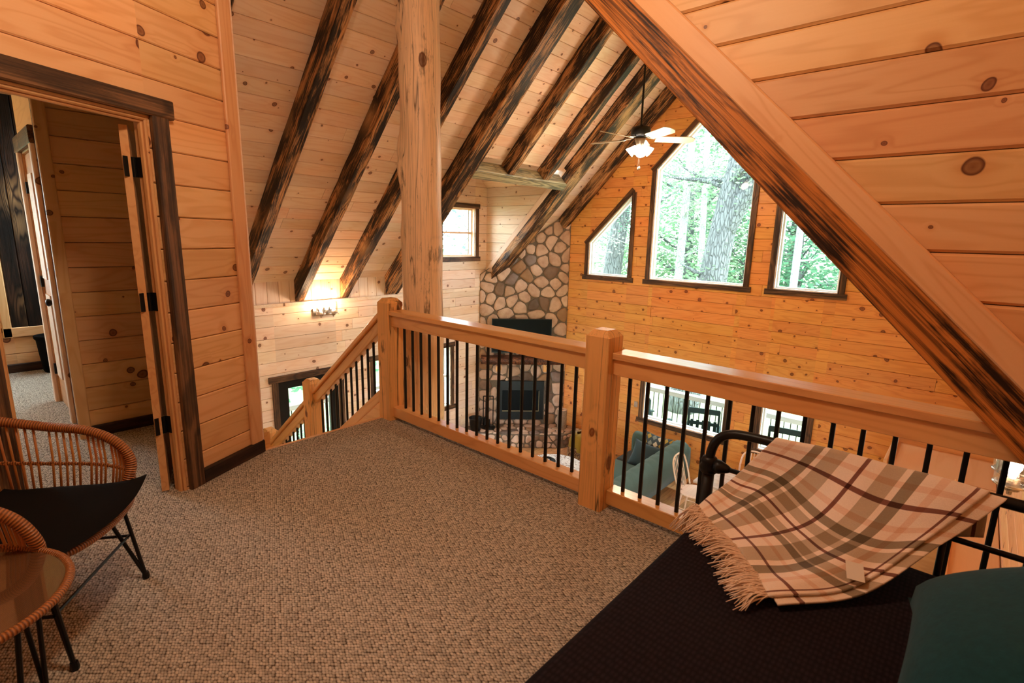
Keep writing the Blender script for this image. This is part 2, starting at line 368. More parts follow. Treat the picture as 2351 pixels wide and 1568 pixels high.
def subtract(P, Hs):
    pieces = [P]
    for Hh in Hs:
        nxt = []
        for q in pieces:
            rest = q
            for a, b, c in edges(Hh):
                o_ = clip(rest, -a, -b, -c)
                if len(o_) >= 3 and area(o_) > 2e-4: nxt.append(o_)
                rest = clip(rest, a, b, c)
                if len(rest) < 3: break
        pieces = nxt
    return pieces
def piece_mesh(P, v0, v1, ch, thick):
    cu_ = sum(p[0] for p in P)/len(P); cv_ = (v0+v1)/2
    V = []; idx = {}
    def vid(u, v, back=False):
        d = -thick if back else (0.0 if (v > v0+ch-1e-6 and v < v1-ch+1e-6) else -ch)
        k = (round(u, 5), round(v, 5), back)
        if k not in idx: idx[k] = len(V); V.append((u-cu_, v-cv_, d))
        return idx[k]
    Fs = []
    for lo, hi in ((v0-1, v0+ch), (v0+ch, v1-ch), (v1-ch, v1+1)):
        q = clip(clip(P, 0, 1, hi), 0, -1, -lo)
        if len(q) >= 3 and area(q) > 1e-7: Fs.append([vid(*p) for p in q])
    for f in list(Fs):
        pass
    # side walls along the original outline, split at the chamfer lines
    n = len(P)
    for i in range(n):
        p, q = P[i], P[(i+1) % n]; ts = [0, 1]
        for vl in (v0+ch, v1-ch):
            if (p[1]-vl)*(q[1]-vl) < -1e-12: ts.append((vl-p[1])/(q[1]-p[1]))
        ts.sort()
        for t0, t1 in zip(ts, ts[1:]):
            a = (p[0]+(q[0]-p[0])*t0, p[1]+(q[1]-p[1])*t0); b = (p[0]+(q[0]-p[0])*t1, p[1]+(q[1]-p[1])*t1)
            Fs.append([vid(*a), vid(*a, True), vid(*b, True), vid(*b)])
    out = []
    for f in Fs:
        g = [f[i] for i in range(len(f)) if f[i] != f[i-1]]
        if len(set(g)) >= 3: out.append(tuple(g))
    return V, out, cu_, cv_
def cladding(parent, O, U, V, outline, holes, pitch, phase, m, jl=None, ch=0.005, thick=0.02, name='plank', seed=1, minarea=0.003, gap=0.0016):
    rr = random.Random(seed); O, U, V = Vector(O), Vector(U).normalized(), Vector(V).normalized()
    vmin = min(p[1] for p in outline); vmax = max(p[1] for p in outline); umin = min(p[0] for p in outline); umax = max(p[0] for p in outline)
    k = math.floor((vmin-phase)/pitch); n = 0
    while phase+k*pitch < vmax:
        v0, v1 = phase+k*pitch+gap, phase+(k+1)*pitch-gap; k += 1
        us = [umin-0.01]
        if jl:
            u = umin+rr.uniform(0.2, 1.0)*jl
            while u < umax-0.3: us.append(u); u += jl*rr.uniform(0.6, 1.25)
        us.append(umax+0.01)
        for u0, u1 in zip(us, us[1:]):
            g = gap*0.9
            P = inter([(u0+g, v0), (u1-g, v0), (u1-g, v1), (u0+g, v1)], outline)
            if len(P) < 3: continue
            for q in subtract(P, holes):
                if area(q) < minarea: continue
                vv, ff, cu_, cv_ = piece_mesh(q, v0, v1, ch, thick)
                mesh(name, vv, ff, m, parent, rotframe(O+U*cu_+V*cv_, U, V)); n += 1
    return n
def backing(name, O, U, V, outline, holes, d0_, d1_, m, label=None, cat=None):
    O, U, V = Vector(O), Vector(U).normalized(), Vector(V).normalized(); W = U.cross(V); mb = MB()
    for q in subtract(outline, holes):
        if area(q) < 1e-4: continue
        n = len(q); vs_ = [O+U*a+V*b-W*d0_ for a, b in q]+[O+U*a+V*b-W*d1_ for a, b in q]
        mb.add(vs_, [tuple(range(n)), tuple(range(2*n-1, n-1, -1))]+[(i, n+i, n+(i+1) % n, (i+1) % n) for i in range(n)])
    o = mb.build(name, m); return props(o, label, cat, kind='structure')
def rect(u0, v0, u1, v1): return [(u0, v0), (u1, v0), (u1, v1), (u0, v1)]

# ------------------------------------------------------------------ key dimensions (metres; loft floor z=0)
XL, XR, XRIDGE, YG, ZF = -7.33, 0.40, -3.53, 8.45, -2.6
CEIL = 8.14      # left slope: z = x + 8.14
YE = 2.322       # front plane of the loft balustrade

# ------------------------------------------------------------------ floors
fl = MB()
fl.box(((-3.53+1.15)/2, (-2.6+2.5)/2, -0.1), (1.15+3.53, 5.1, 0.2))
fl.box(((-7.33-3.53)/2, (-2.6+1.3)/2, -0.1), (3.8, 3.9, 0.2))
fl = fl.build('floor', 'carpet'); props(fl, 'beige looped carpet of the loft floor', 'floor', kind='structure')
fas = MB(); fas.box(((-3.53+XR)/2, 2.515, -0.16), (XR+3.53, 0.03, 0.32)); fas.box((-3.545, 1.9, -0.16), (0.03, 1.2, 0.32)); fas = fas.build('trim_1', 'pine_clear')
props(fas, 'pine fascia board along the loft floor edge', 'trim', kind='structure')
lowf = MB(); lowf.box((-3.53, 3.2, ZF-0.06), (7.8, 11.0, 0.08)); lowf = lowf.build('floor', 'backing'); props(lowf, 'hickory board floor of the room below', 'floor', kind='structure')
cladding(lowf, (0, 0, ZF), (0, 1, 0), (-1, 0, 0), rect(4.2, -0.3, 8.5, 7.4), [], 0.125, 0, 'floorwood', jl=1.1, ch=0.001, thick=0.02, seed=5)
lf2 = MB(); lf2.box((-3.53, 0.9, ZF-0.01), (7.7, 6.5, 0.02)); props(lf2.build('floor', 'floorwood'), 'shaded floor boards under the loft', 'floor', kind='structure')

# ------------------------------------------------------------------ gable wall (far)
WBIG = [(-4.34, 0.82), (-2.74, 0.82), (-2.74, 2.68), (-3.54, 3.48), (-4.34, 2.68)]
WSL = [(-5.63, 0.82), (-4.78, 0.82), (-4.78, 2.28), (-5.63, 1.43)]
WSR = [(-2.30, 0.82), (-1.46, 0.82), (-1.46, 1.43), (-2.30, 2.27)]
W1 = rect(-4.27, -1.73, -2.82, -0.93); W2 = rect(-2.25, -1.73, -1.61, -0.93)
gout = [(XL, ZF), (XR, ZF), (XR, 0.86), (XRIDGE, 4.66), (XL, 0.86)]
wf = backing('wall_far', (0, YG, 0), (1, 0, 0), (0, 0, 1), gout, [WBIG, WSL, WSR, W1, W2], 0.02, 0.2, 'backing', 'tall gable wall of knotty pine boards', 'wall')
cladding(wf, (0, YG, 0), (1, 0, 0), (0, 0, 1), [(-6.2, ZF), (XR, ZF), (XR, 0.83), (XRIDGE, 4.63), (-6.2, 1.96)], [WBIG, WSL, WSR, W1, W2], 0.172, -0.168, 'pine_gable', jl=3.8, seed=11)

def window(n, O, U, V, poly, label, casing=True, fw_=0.035, cw=0.085, sill=True, mull=None, cz=0.0, arch=None, wood_sash=False, cr_=None):
    """poly: ccw glass-opening polygon in (u,v). frame, casings, pane are parts."""
    O, U, V = Vector(O), Vector(U).normalized(), Vector(V).normalized(); W = U.cross(V)
    cx = sum(p[0] for p in poly)/len(poly); vy = min(p[1] for p in poly)
    t = thing('window_%d' % n, O+U*cx+V*vy, label, 'window', kind='structure')
    P3 = lambda u, v, d: O+U*u+V*v+W*d
    nn = len(poly); mb = MB(); c = Vector((cx, sum(p[1] for p in poly)/nn))
    def inset(k):
        es = []
        for i in range(nn):
            (x0, y0), (x1, y1) = poly[i], poly[(i+1) % nn]; a, b = y1-y0, x0-x1; l = math.hypot(a, b); es.append((a/l, b/l, (a*x0+b*y0)/l-k))
        out = []
        for i in range(nn):
            a1, b1, c1 = es[i-1]; a2, b2, c2 = es[i]; D = a1*b2-a2*b1; out.append(((c1*b2-c2*b1)/D, (a1*c2-a2*c1)/D))
        return out
    def ringframe(mb, k0, k1, da, db):
        A, B = inset(k0), inset(k1)
        for i in range(nn):
            j = (i+1) % nn
            q = [P3(*A[i], da), P3(*A[j], da), P3(*B[j], da), P3(*B[i], da), P3(*A[i], db), P3(*A[j], db), P3(*B[j], db), P3(*B[i], db)]
            mb.add(q, [(0, 1, 2, 3), (7, 6, 5, 4), (3, 2, 6, 7), (0, 4, 5, 1)])
    ringframe(mb, 0.0, 0.012, -0.01, -0.16)
    ringframe(mb, 0.012, fw_, -0.07, -0.13)
    mb.build('window_frame', 'pine_pale' if wood_sash else 'white_vinyl', t)
    G = inset(fw_-0.004); g = MB(); g.add([P3(*p, -0.10) for p in G]+[P3(*p, -0.104) for p in G], [tuple(range(nn)), tuple(range(2*nn-1, nn-1, -1))]); g.build('pane', 'glass', t)
    if mull:
        for (u0, v0, u1, v1) in mull:
            b = MB(); b.add([P3(u, v, d) for d in (-0.06, -0.13) for u, v in rect(u0, v0, u1, v1)], [(0, 1, 2, 3), (7, 6, 5, 4), (0, 4, 5, 1), (1, 5, 6, 2), (2, 6, 7, 3), (3, 7, 4, 0)]); b.build('sash_rail', 'pine_pale' if wood_sash else 'white_vinyl', t)
    if casing:
        for i in range(nn):
            j = (i+1) % nn; (x0, y0), (x1, y1) = poly[i], poly[j]; d = Vector((x1-x0, y1-y0)); L = d.length; d /= L
            o2 = Vector((d.y, -d.x)); e0 = e1 = 0.0
            horiz_bottom = abs(d.y) < 0.01 and d.x > 0; vert = abs(d.x) < 0.01
            if horiz_bottom: e0 = e1 = cw+0.035
            elif vert:
                lo_first = d.y > 0; e0 = 0; e1 = 0
                tops = cw*0.42 if nn != 4 or not abs(poly[2][1]-poly[3][1]) < 0.01 else 0
                if lo_first: e1 = tops
                else: e0 = tops
            else: e0 = e1 = cw+(0.02 if nn == 4 and abs(d.y) < .01 else -0.01)
            mid = o2*(cw/2); th = 0.028 if not vert else 0.022
            a = Vector((x0, y0))-d*e0+mid; b = Vector((x1, y1))+d*e1+mid
            beam('casing', P3(a.x, a.y, th/2+cz), P3(b.x, b.y, th/2+cz), cw, th, W, 'casing', t, ch=0.003)
    return t
WF = ((0, YG, 0), (1, 0, 0), (0, 0, 1))
window(1, *WF, WBIG, 'tall peaked gable window with a leaning tree trunk outside')
window(2, *WF, WSL, 'small slant-topped gable window left of the peaked one')
window(3, *WF, WSR, 'small slant-topped gable window right of the peaked one')
window(4, *WF, W1, 'wide lower gable window overlooking the porch rockers')
window(5, *WF, W2, 'narrow lower gable window right of the wide one')

# ------------------------------------------------------------------ left wall
LW = ((XL, 0, 0), (0, 1, 0), (0, 0, 1))          # normal = (0,1,0)x(0,0,1) = +X
DW = rect(6.24, 1.11, 7.06, 2.01); W6 = rect(4.75, -1.74, 6.43, -0.58); DO = rect(3.13, ZF, 4.08, -0.64)
FW = rect(-1.7, 0.9, -0.2, 2.0)
wl = backing('wall_left', *LW, [(1.3, ZF), (8.45, ZF), (8.45, 0.82), (1.3, 0.82)], [W6, DO], 0.02, 0.2, 'backing', 'pine board wall with the entry door and sconce', 'wall')
cladding(wl, *LW, rect(2.3, ZF, 7.5, 0.46), [W6, DO], 0.172, -0.168, 'pine_pale', jl=2.4, seed=21)
pl = MB(); pl.box((XL+0.012, 4.4, 0.482), (0.05, 4.2, 0.045)); props(pl.build('trim_2', 'pine_pale'), 'thin pale ledge board under the vertical knee boards', 'trim', kind='structure')
kn = backing('wall_knee', *LW, rect(1.3, 0.5, 5.2, 0.83), [], 0.02, 0.03, 'backing', 'short knee wall of upright boards above the sconce', 'wall')
cladding(kn, (XL, 0, 0), (0, 0, -1), (0, 1, 0), rect(-0.82, 2.4, -0.5, 5.2), [], 0.16, 0.03, 'pine_pale', seed=3)
# dormer
dz = lambda y: 2.41+0.83*(7.37-y) if y > 6.31 else 2.41+0.83*(y-5.25)
dout = [(5.1, 0.3), (7.5, 0.3), (7.5, 2.5), (6.31, 3.45), (5.1, 2.5)]
wd = backing('wall_dormer', *LW, dout, [DW], 0.02, 0.2, 'backing', 'dormer end wall around the small sash window', 'wall')
cladding(wd, (XL+0.004, 0, 0), (0, 1, 0), (0, 0, 1), [(5.25, 0.46), (7.37, 0.46), (7.37, 2.42), (6.31, 3.3), (5.25, 2.42)], [DW], 0.172, -0.168, 'pine_pale', seed=23)
CK = ((0, 7.37, 0), (1, 0, 0), (0, 0, 1))        # cheek faces -Y
ckp = [(-7.34, 0.62), (-5.2, 2.76), (-7.34, 2.76)]
wc = backing('wall_cheek', *CK, ckp, [], 0.02, 0.1, 'backing', 'dormer cheek beside the small window', 'wall')
cladding(wc, *CK, ckp, [], 0.172, -0.168, 'pine_pale', seed=25, minarea=0.001)
wc2 = backing('wall_cheek', (0, 5.25, 0), (-1, 0, 0), (0, 0, 1), [(5.2, 2.76), (7.34, 0.62), (7.34, 2.76)], [], 0.0, 0.1, 'pine_pale', 'hidden dormer cheek behind the post', 'wall')
for s, lab in ((1, 'dormer ceiling slope next to the chimney'), (-1, 'dormer ceiling slope behind the log post')):
    y0 = 7.37 if s > 0 else 5.25; D = Vector((0, -s*1.06, 0.88)).normalized(); L_ = 1.39
    U_ = Vector((1, 0, 0)) if s < 0 else Vector((-1, 0, 0))
    O_ = Vector((0, y0, 2.41)); xt = lambda v: 2.41+0.88/1.378*v-CEIL-0.05
    ol = [(-7.36, 0), (xt(0), 0), (xt(L_), L_), (-7.36, L_)] if s < 0 else [(-xt(0), 0), (7.36, 0), (7.36, L_), (-xt(L_), L_)]
    Wn = U_.cross(D)
    if Wn.z > 0: U_ = -U_; ol = [(-b, c) for b, c in ol][::-1]
    dc = backing('ceiling', O_, U_, D, ol, [], 0.02, 0.06, 'backing', lab, 'ceiling')
    ol2 = [(a, b) for a, b in ol]
    cladding(dc, O_, U_, D, ol2, [], 0.172, 0, 'pine_pale', seed=27+s)
beam('trim_3', (-7.28, 7.350, 0.83), (-5.47, 7.350, 2.64), 0.03, 0.10, (-1, 0, 1), 'pine_pale'); props(bpy.data.objects['trim_3'], 'pale trim board along the slanted cheek edge', 'trim', kind='structure')
window(6, *LW, DW, 'small double-hung dormer window between log post and chimney', mull=[(6.27, 1.535, 7.03, 1.575)], cz=0.004, wood_sash=True)
window(7, *LW, W6, 'twin window on the left wall behind the balusters', mull=[(5.55, -1.74, 5.65, -0.58), (4.78, -1.18, 5.55, -1.14), (5.65, -1.18, 6.4, -1.14)])

# ------------------------------------------------------------------ left roof slope
RS = ((XL, 0, 0.81), (0, 1, 0), (1, 0, 1)); SL = (XRIDGE-XL)*math.sqrt(2)
rout = rect(1.34, -0.02, 8.45, SL); rh = [rect(5.23, -0.1, 7.39, 2.55)]
cl = backing('ceiling', *RS, rout, rh, 0.02, 0.2, 'backing', 'left roof slope of pale pine boards above the stair', 'ceiling')
cladding(cl, *RS, rect(1.9, 0, 8.44, SL), rh, 0.174, -0.02, 'pine_pale', jl=3.0, seed=31)
# right roof slope over the great room, loft dormer ceiling, back and side walls (behind and beside the camera)
def slab(name, quad, th, m, label, cat):
    q = [Vector(p) for p in quad]; n_ = (q[1]-q[0]).cross(q[2]-q[0]).normalized()*th; mb = MB()
    mb.add(q+[p+n_ for p in q], [(0, 1, 2, 3), (7, 6, 5, 4), (0, 4, 5, 1), (1, 5, 6, 2), (2, 6, 7, 3), (3, 7, 4, 0)])
    return props(mb.build(name, m), label, cat, kind='structure')
slab('ceiling', [(XRIDGE, 2.42, 4.61), (XRIDGE, YG, 4.61), (XR, YG, 0.81), (XR, 2.42, 0.81)], -0.15, 'pine', 'right roof slope over the great room', 'ceiling')
XLR = 1.15
slab('ceiling', [(XRIDGE, -2.6, 4.61), (XRIDGE, 2.42, 4.61), (XLR+0.1, 2.42, 3.05), (XLR+0.1, -2.6, 3.05)], -0.15, 'pine', 'raised dormer ceiling above the loft bed', 'ceiling')
slab('ceiling', [(-7.4, -2.6, 2.85), (-7.4, 1.34, 2.85), (-3.66, 1.32, 2.85), (-1.76, -2.6, 2.85)], 0.1, 'pine', 'ceiling of the hall beyond the open door', 'ceiling')
XLR = 1.15
slab('wall_right', [(XLR, -2.6, -0.3), (XLR, 2.42, -0.3), (XLR, 2.42, 3.4), (XLR, -2.6, 3.4)], -0.12, 'pine', 'right side wall beside the bed', 'wall')
slab('wall_right', [(XR, 2.42, 0.7), (XR, YG, 0.7), (XR, YG, 0.95), (XR, 2.42, 0.95)], -0.12, 'pine', 'top of the right wall under the eaves', 'wall')
slab('wall_back', [(XR, 2.44, ZF), (XLR, 2.44, ZF), (XLR, 2.44, 3.5), (XR, 2.44, 3.5)], -0.1, 'pine', 'return wall right of the railing end', 'wall')
wr = backing('wall_right', (XR, 0, 0), (0, -1, 0), (0, 0, 1), rect(-8.45, ZF, -2.3, 0.8), [], -0.0, 0.1, 'backing', 'right wall of boards beyond the loft rail', 'wall')
cladding(wr, (XR-0.02, 0, 0), (0, -1, 0), (0, 0, 1), rect(-8.44, ZF, -2.5, 0.8), [], 0.172, -0.168, 'pine', jl=2.4, seed=41)
slab('wall_back', [(-7.4, -2.6, -0.2), (1.3, -2.6, -0.2), (1.3, -2.6, 4.7), (-7.4, -2.6, 4.7)], 0.1, 'pine', 'loft wall behind the camera', 'wall')
slab('wall_back', [(-7.4, -2.3, ZF), (0.4, -2.3, ZF), (0.4, -2.3, -0.2), (-7.4, -2.3, -0.2)], 0.1, 'pine', 'wall of the room under the loft', 'wall')
slab('wall_left', [(-7.33, -2.3, ZF), (-7.33, 1.3, ZF), (-7.33, 1.3, -0.2), (-7.33, -2.3, -0.2)], 0.1, 'pine', 'left wall under the loft', 'wall')
# stair-side wall of the hall
slab('wall_stairwell', [(-7.33, 1.33, -0.25), (-3.60, 1.33, -0.25), (-3.60, 1.33, 4.6), (-7.33, 1.33, 0.85)], 0.03, 'pine_pale', 'wall between hall and stairwell', 'wall')

# ------------------------------------------------------------------ cheek wall above the edge beam (loft, right)
EW = ((0, 2.335, 0), (1, 0, 0), (0, 0, 1))
ewp = [(0.40, 0.87), (0.40, 3.5), (-3.3, 4.55), (-3.3, 4.5)]
ew = backing('wall_loft', *EW, ewp, [], 0.02, 0.08, 'backing', 'broad pine boards above the slanted edge beam', 'wall')
cladding(ew, *EW, ewp, [], 0.165, 1.315, 'pine', ch=0.009, thick=0.02, seed=51)
def zig(c, x): return c-x
b1 = beam('trim_4', (0.36, 2.312, zig(1.268, .36)), (-3.2, 2.312, zig(1.268, -3.2)), 0.035, 0.094, (1, 0, 1), 'pine'); props(b1, 'pale trim board above the dark edge beam', 'trim', kind='structure')
eb = beam('edge_beam', (0.33, 2.37, zig(1.105, .33)), (-3.3, 2.37, zig(1.105, -3.3)), 0.14, 0.148, (1, 0, 1), 'edge_beam', rough=0.0015)
props(eb, 'dark stained beam slanting down to the railing at right', 'beam')

# ------------------------------------------------------------------ rafters (left slope)
def rafter(yr, wd_, x0, x1, label):
    c = 7.985
    o = beam('rafter', (x0, yr-wd_/2, x0+c), (x1, yr-wd_/2, x1+c), wd_, 0.225, (-1, 0, 1), 'rafter', rough=0.004, ch=0.008)
    # plumb cut at the foot
    me = o.data; mwv = o.matrix_world
    for v in me.vertices:
        p = WM[o.name] @ v.co
        if p.x < XL+0.02 and x0 < -7: v.co = WM[o.name].inverted() @ Vector((XL+0.02, p.y, p.z+(XL+0.02-p.x)))
    return props(o, label, 'beam', 'dark stained rafters of the left slope')
rafter(1.831, 0.13, -7.42, -3.4, 'dark rafter whose tip shows behind the corner trim at top left')
rafter(2.767, 0.13, -7.42, -3.4, 'dark rafter ending just right of the corner trim')
rafter(3.585, 0.13, -7.42, -3.4, 'dark rafter ending left of the wall sconce')
rafter(4.31, 0.13, -7.42, -3.4, 'dark rafter ending right of the wall sconce, passing behind the log')
rafter(5.26, 0.27, -7.42, -3.4, 'doubled dark rafter at the near side of the dormer')
rafter(6.03, 0.13, -5.50, -3.4, 'short dark rafter left of two that die into the header beam')
rafter(6.87, 0.13, -5.50, -3.4, 'short dark rafter right of two that die into the header beam')
rafter(7.64, 0.298, -7.36, -3.4, 'doubled dark rafter slanting down over the stone chimney')
rafter(8.41, 0.13, -6.22, -3.4, 'dark rafter against the gable wall')
hb = beam('header_beam', (-5.56, 5.24, -5.56+7.985), (-5.56, 7.39, -5.56+7.985), 0.15, 0.235, (-1, 0, 1), 'header', rough=0.003, ch=0.01); props(hb, 'weathered grey-green header beam over the dormer opening', 'beam')
rb = beam('ridge_beam', (XRIDGE, 2.6, 4.42), (XRIDGE, YG, 4.42), 0.2, 0.3, (0, 0, 1), 'rafter', rough=0.004); props(rb, 'ridge beam above the ceiling fan', 'beam')

# ------------------------------------------------------------------ log post
def logpost():
    n = 40; m = 110; rings = []
    kn_ = [(3.08, 84), (2.18, 82), (3.42, 235), (1.5, 60), (0.55, 20), (-0.3, 100), (3.05, 10), (2.0, 100), (1.15, -10)]
    for i in range(m+1):
        z = ZF+(4.5-ZF)*i/m; ring = []
        for k in range(n):
            a = 2*PI*k/n; r_ = 0.173-0.004*(z-1)+0.004*math.sin(3*a+z*1.3)+0.006*math.sin(a*2+z*0.9+1)+0.003*math.sin(z*9+a*2)
            for kz, ka in kn_:
                da = (a-math.radians(ka+140)+PI) % (2*PI)-PI
                r_ += 0.026*math.exp(-((z-kz)/0.11)**2-(da/0.38)**2)
            ring.append((z-1.0, r_*math.cos(a)+0.012*math.sin(z*1.1), r_*math.sin(a)))
        rings.append(ring)
    mb = MB(); mb.rings(rings)
    o = mb.build('log_post', 'log', None, True, rotframe((-3.53, 2.78, 1.0), (0, 0, 1), (1, 0, 0)))
    return props(o, 'peeled knotty log post rising behind the left newel', 'post')
logpost()

# ------------------------------------------------------------------ angled door wall (left of picture)
P0 = Vector((-3.535, 1.36, 0)); DD = Vector((.438, -.899, 0)).normalized(); DN = Vector((.899, .438, 0)).normalized()
# viewer side normal = DN ; choose U so that U x Z = DN : U = Z x DN
UD = Vector((0, 0, 1)).cross(DN)      # = -DD direction
assert (UD.cross(Vector((0, 0, 1)))-DN).length < 1e-4
DH = rect(-1.36, 0.0, -0.585, 2.055)
dwp = [(-4.4, 0.0), (0.0, 0.0), (0.0, 4.6), (-4.4, 4.6)]
wdr = backing('wall_door', P0, UD, (0, 0, 1), dwp, [DH], 0.02, 0.078, 'backing', 'angled pine wall holding the open doorway', 'wall')
cladding(wdr, P0, UD, (0, 0, 1), [(-4.4, 0.0), (-0.03, 0.0), (-0.03, 4.5), (-4.4, 4.5)], [DH], 0.172, 0.015, 'pine', ch=0.006, thick=0.02, seed=61)
PD = lambda s, z, d=0.0: P0+DD*s+Vector((0, 0, z))+DN*d
tb = beam('trim_5', PD(0.038, 0.075, 0.012), PD(0.038, 4.4, 0.012), 0.095, 0.024, DN, 'pine'); props(tb, 'upright corner trim board at the end of the door wall', 'trim', kind='structure')
te = MB(); te.box(PD(-0.012, 2.2, -0.055), (0.024, 0.14, 4.4), math.atan2(DD.y, DD.x)); props(te.build('trim_6', 'pine_pale'), 'end board closing the door wall at the stair', 'trim', kind='structure')
bb = beam('baseboard_left', PD(-0.012, 0.043, 0.016), PD(0.485, 0.043, 0.016), 0.032, 0.088, (0, 0, 1), 'base'); props(bb, 'dark baseboard right of the open doorway', 'baseboard', kind='structure')
bb2 = beam('baseboard_left', PD(1.465, 0.043, 0.016), PD(4.2, 0.043, 0.016), 0.032, 0.088, (0, 0, 1), 'base'); props(bb2, 'dark baseboard left of the open doorway', 'baseboard', kind='structure')
# door 1: frame + open leaf
d1 = thing('door_1', PD(1.0, 0), 'open loft doorway with dark casing and pine jambs', 'door', kind='structure')
beam('casing', PD(0.53, 0.0, 0.016), PD(0.53, 2.065, 0.016), 0.095, 0.032, DN, 'casing', d1)
beam('casing', PD(1.415, 0.0, 0.016), PD(1.415, 2.065, 0.016), 0.095, 0.032, DN, 'casing', d1)
beam('casing', PD(0.455, 2.112, 0.018), PD(1.50, 2.112, 0.018), 0.036, 0.094, (0, 0, 1), 'casing', d1)
beam('jamb', PD(0.593, 0.0, -0.0375), PD(0.593, 2.055, -0.0375), 0.08, 0.018, DD, 'pine_door', d1)
beam('jamb', PD(1.352, 0.0, -0.0375), PD(1.352, 2.055, -0.0375), 0.08, 0.018, DD, 'pine_door', d1)
beam('head_jamb', PD(0.585, 2.047, -0.0375), PD(1.36, 2.047, -0.0375), 0.08, 0.018, (0, 0, 1), 'pine_door', d1)
beam('door_stop', PD(0.608, 0.0, -0.025), PD(0.608, 2.04, -0.025), 0.03, 0.012, DD, 'pine_door', d1)
beam('door_stop', PD(1.337, 0.0, -0.025), PD(1.337, 2.04, -0.025), 0.03, 0.012, DD, 'pine_door', d1)
beam('door_stop', PD(0.6, 2.032, -0.025), PD(1.34, 2.032, -0.025), 0.03, 0.012, (0, 0, 1), 'pine_door', d1)
# leaf swung fully open into the hall (seen edge on): hinged at s=0.61, back face of the wall
hp = PD(0.651, 0.012, -0.086); lt = 0.036
leafdir = Vector((math.cos(math.radians(162.5)), math.sin(math.radians(162.5)), 0)); ang = math.radians(162.5)
mb = MB(); mb.box(hp+leafdir*0.385+Vector((0, 0, 1.0)), (0.77, lt, 2.0), ang); lf = mb.build('door_leaf', 'pine_door', d1)
for z in (0.405, 1.11, 1.81):
    hg = MB(); ad = math.atan2(DD.y, DD.x)
    hg.box(PD(0.652, z, -0.0835), (0.036, 0.004, 0.10), ad); hg.box(PD(0.6045, z, -0.058), (0.003, 0.045, 0.10), ad); hg.box(PD(0.620, z, -0.0825), (0.03, 0.003, 0.10), ad)
    hg.tube([PD(0.617, z-0.05, -0.080), PD(0.617, z+0.05, -0.080)], 0.007, 8)
    hg.build('hinge', 'black', d1)

# ------------------------------------------------------------------ hall beyond the doorway
HWL = ((-4.66, 0, 0), (0, 1, 0), (0, 0, 1))
wh = backing('wall_hall', *HWL, rect(0.56, 0, 1.33, 2.85), [], 0.02, 0.08, 'backing', 'hall wall of pine boards seen through the doorway', 'wall')
cladding(wh, *HWL, rect(0.62, 0, 1.33, 2.85), [], 0.172, 0.02, 'pine', seed=71)
o = beam('trim_7', (-4.648, 0.588, 0.0), (-4.648, 0.588, 2.8), 0.07, 0.03, (1, 0, 0), 'pine'); props(o, 'upright trim board at the end of the hall wall', 'trim', kind='structure')
o = beam('baseboard_hall', (-4.642, 0.62, 0.04), (-4.642, 1.33, 0.04), 0.03, 0.085, (0, 0, 1), 'base'); props(o, 'dark baseboard of the hall wall', 'baseboard', kind='structure')
# wall along y=0.6 with a closed door seen at a grazing angle
HY = ((0, 0.60, 0), (1, 0, 0), (0, 0, 1)); HD = rect(-5.83, 0, -5.16, 2.06)
wy = backing('wall_hall', *HY, rect(-5.93, 0, -4.7, 2.85), [HD], 0.0, 0.1, 'pine', 'hall wall with the narrow closed door', 'wall')
d2 = thing('door_2', (-5.5, 0.6, 0), 'narrow panelled hall door with a black knob, seen edge-on', 'door', kind='structure')
beam('casing', (-5.12, 0.585, 0), (-5.12, 0.585, 2.07), 0.03, 0.08, (1, 0, 0), 'pine_pale', d2)
beam('casing', (-5.87, 0.585, 0), (-5.87, 0.585, 2.07), 0.03, 0.08, (1, 0, 0), 'pine_pale', d2)
beam('casing', (-5.93, 0.583, 2.13), (-5.06, 0.583, 2.13), 0.034, 0.12, (0, 0, 1), 'casing', d2)
mb = MB(); mb.box((-5.495, 0.63, 1.03), (0.66, 0.036, 2.04)); lf2_ = mb.build('door_leaf', 'pine_door', d2)
for x in (-5.65, -5.34):
    for z0, z1 in ((0.25, 0.95), (1.08, 1.9)):
        mb = MB(); mb.box((x, 0.608, (z0+z1)/2), (0.22, 0.012, z1-z0)); mb.build('door_panel', 'pine_pale', d2)
mb = MB(); mb.lathe((-5.245, 0.612, 0.93), [(0.03, 0), (0.03, 0.006), (0.012, 0.012), (0.012, 0.03), (0.026, 0.042), (0.03, 0.055), (0.022, 0.068), (0.0, 0.072)], 14, (0, -1, 0)); mb.build('door_knob', 'black', d2, True)
for z in (0.3, 1.05, 1.8): mb = MB(); mb.box((-5.81, 0.60, z), (0.03, 0.02, 0.09)); mb.build('hinge', 'black', d2)
# far room: outer wall with boards, framed dark opening, basket, side baseboards
wfr = backing('wall_left', *LW, rect(-2.6, -0.2, 1.33, 2.95), [FW], 0.02, 0.15, 'backing', 'far room wall of pine boards at the end of the hall', 'wall')
cladding(wfr, *LW, rect(-1.0, 0, 1.32, 2.85), [FW, rect(0.47, 0.47, 1.3, 2.85)], 0.172, 0.02, 'pine', seed=73)
window(8, *LW, FW, 'window of the far room, out of sight left of the hall', casing=False)
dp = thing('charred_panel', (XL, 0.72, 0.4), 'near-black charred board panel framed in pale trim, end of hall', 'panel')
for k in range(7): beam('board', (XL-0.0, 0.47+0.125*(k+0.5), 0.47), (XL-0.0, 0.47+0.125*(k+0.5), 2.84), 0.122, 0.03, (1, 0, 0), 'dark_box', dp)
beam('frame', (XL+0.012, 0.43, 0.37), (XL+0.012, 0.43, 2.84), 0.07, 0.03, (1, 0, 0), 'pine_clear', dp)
beam('frame', (XL+0.012, 0.40, 0.42), (XL+0.012, 1.3, 0.42), 0.03, 0.10, (0, 0, 1), 'pine_clear', dp)
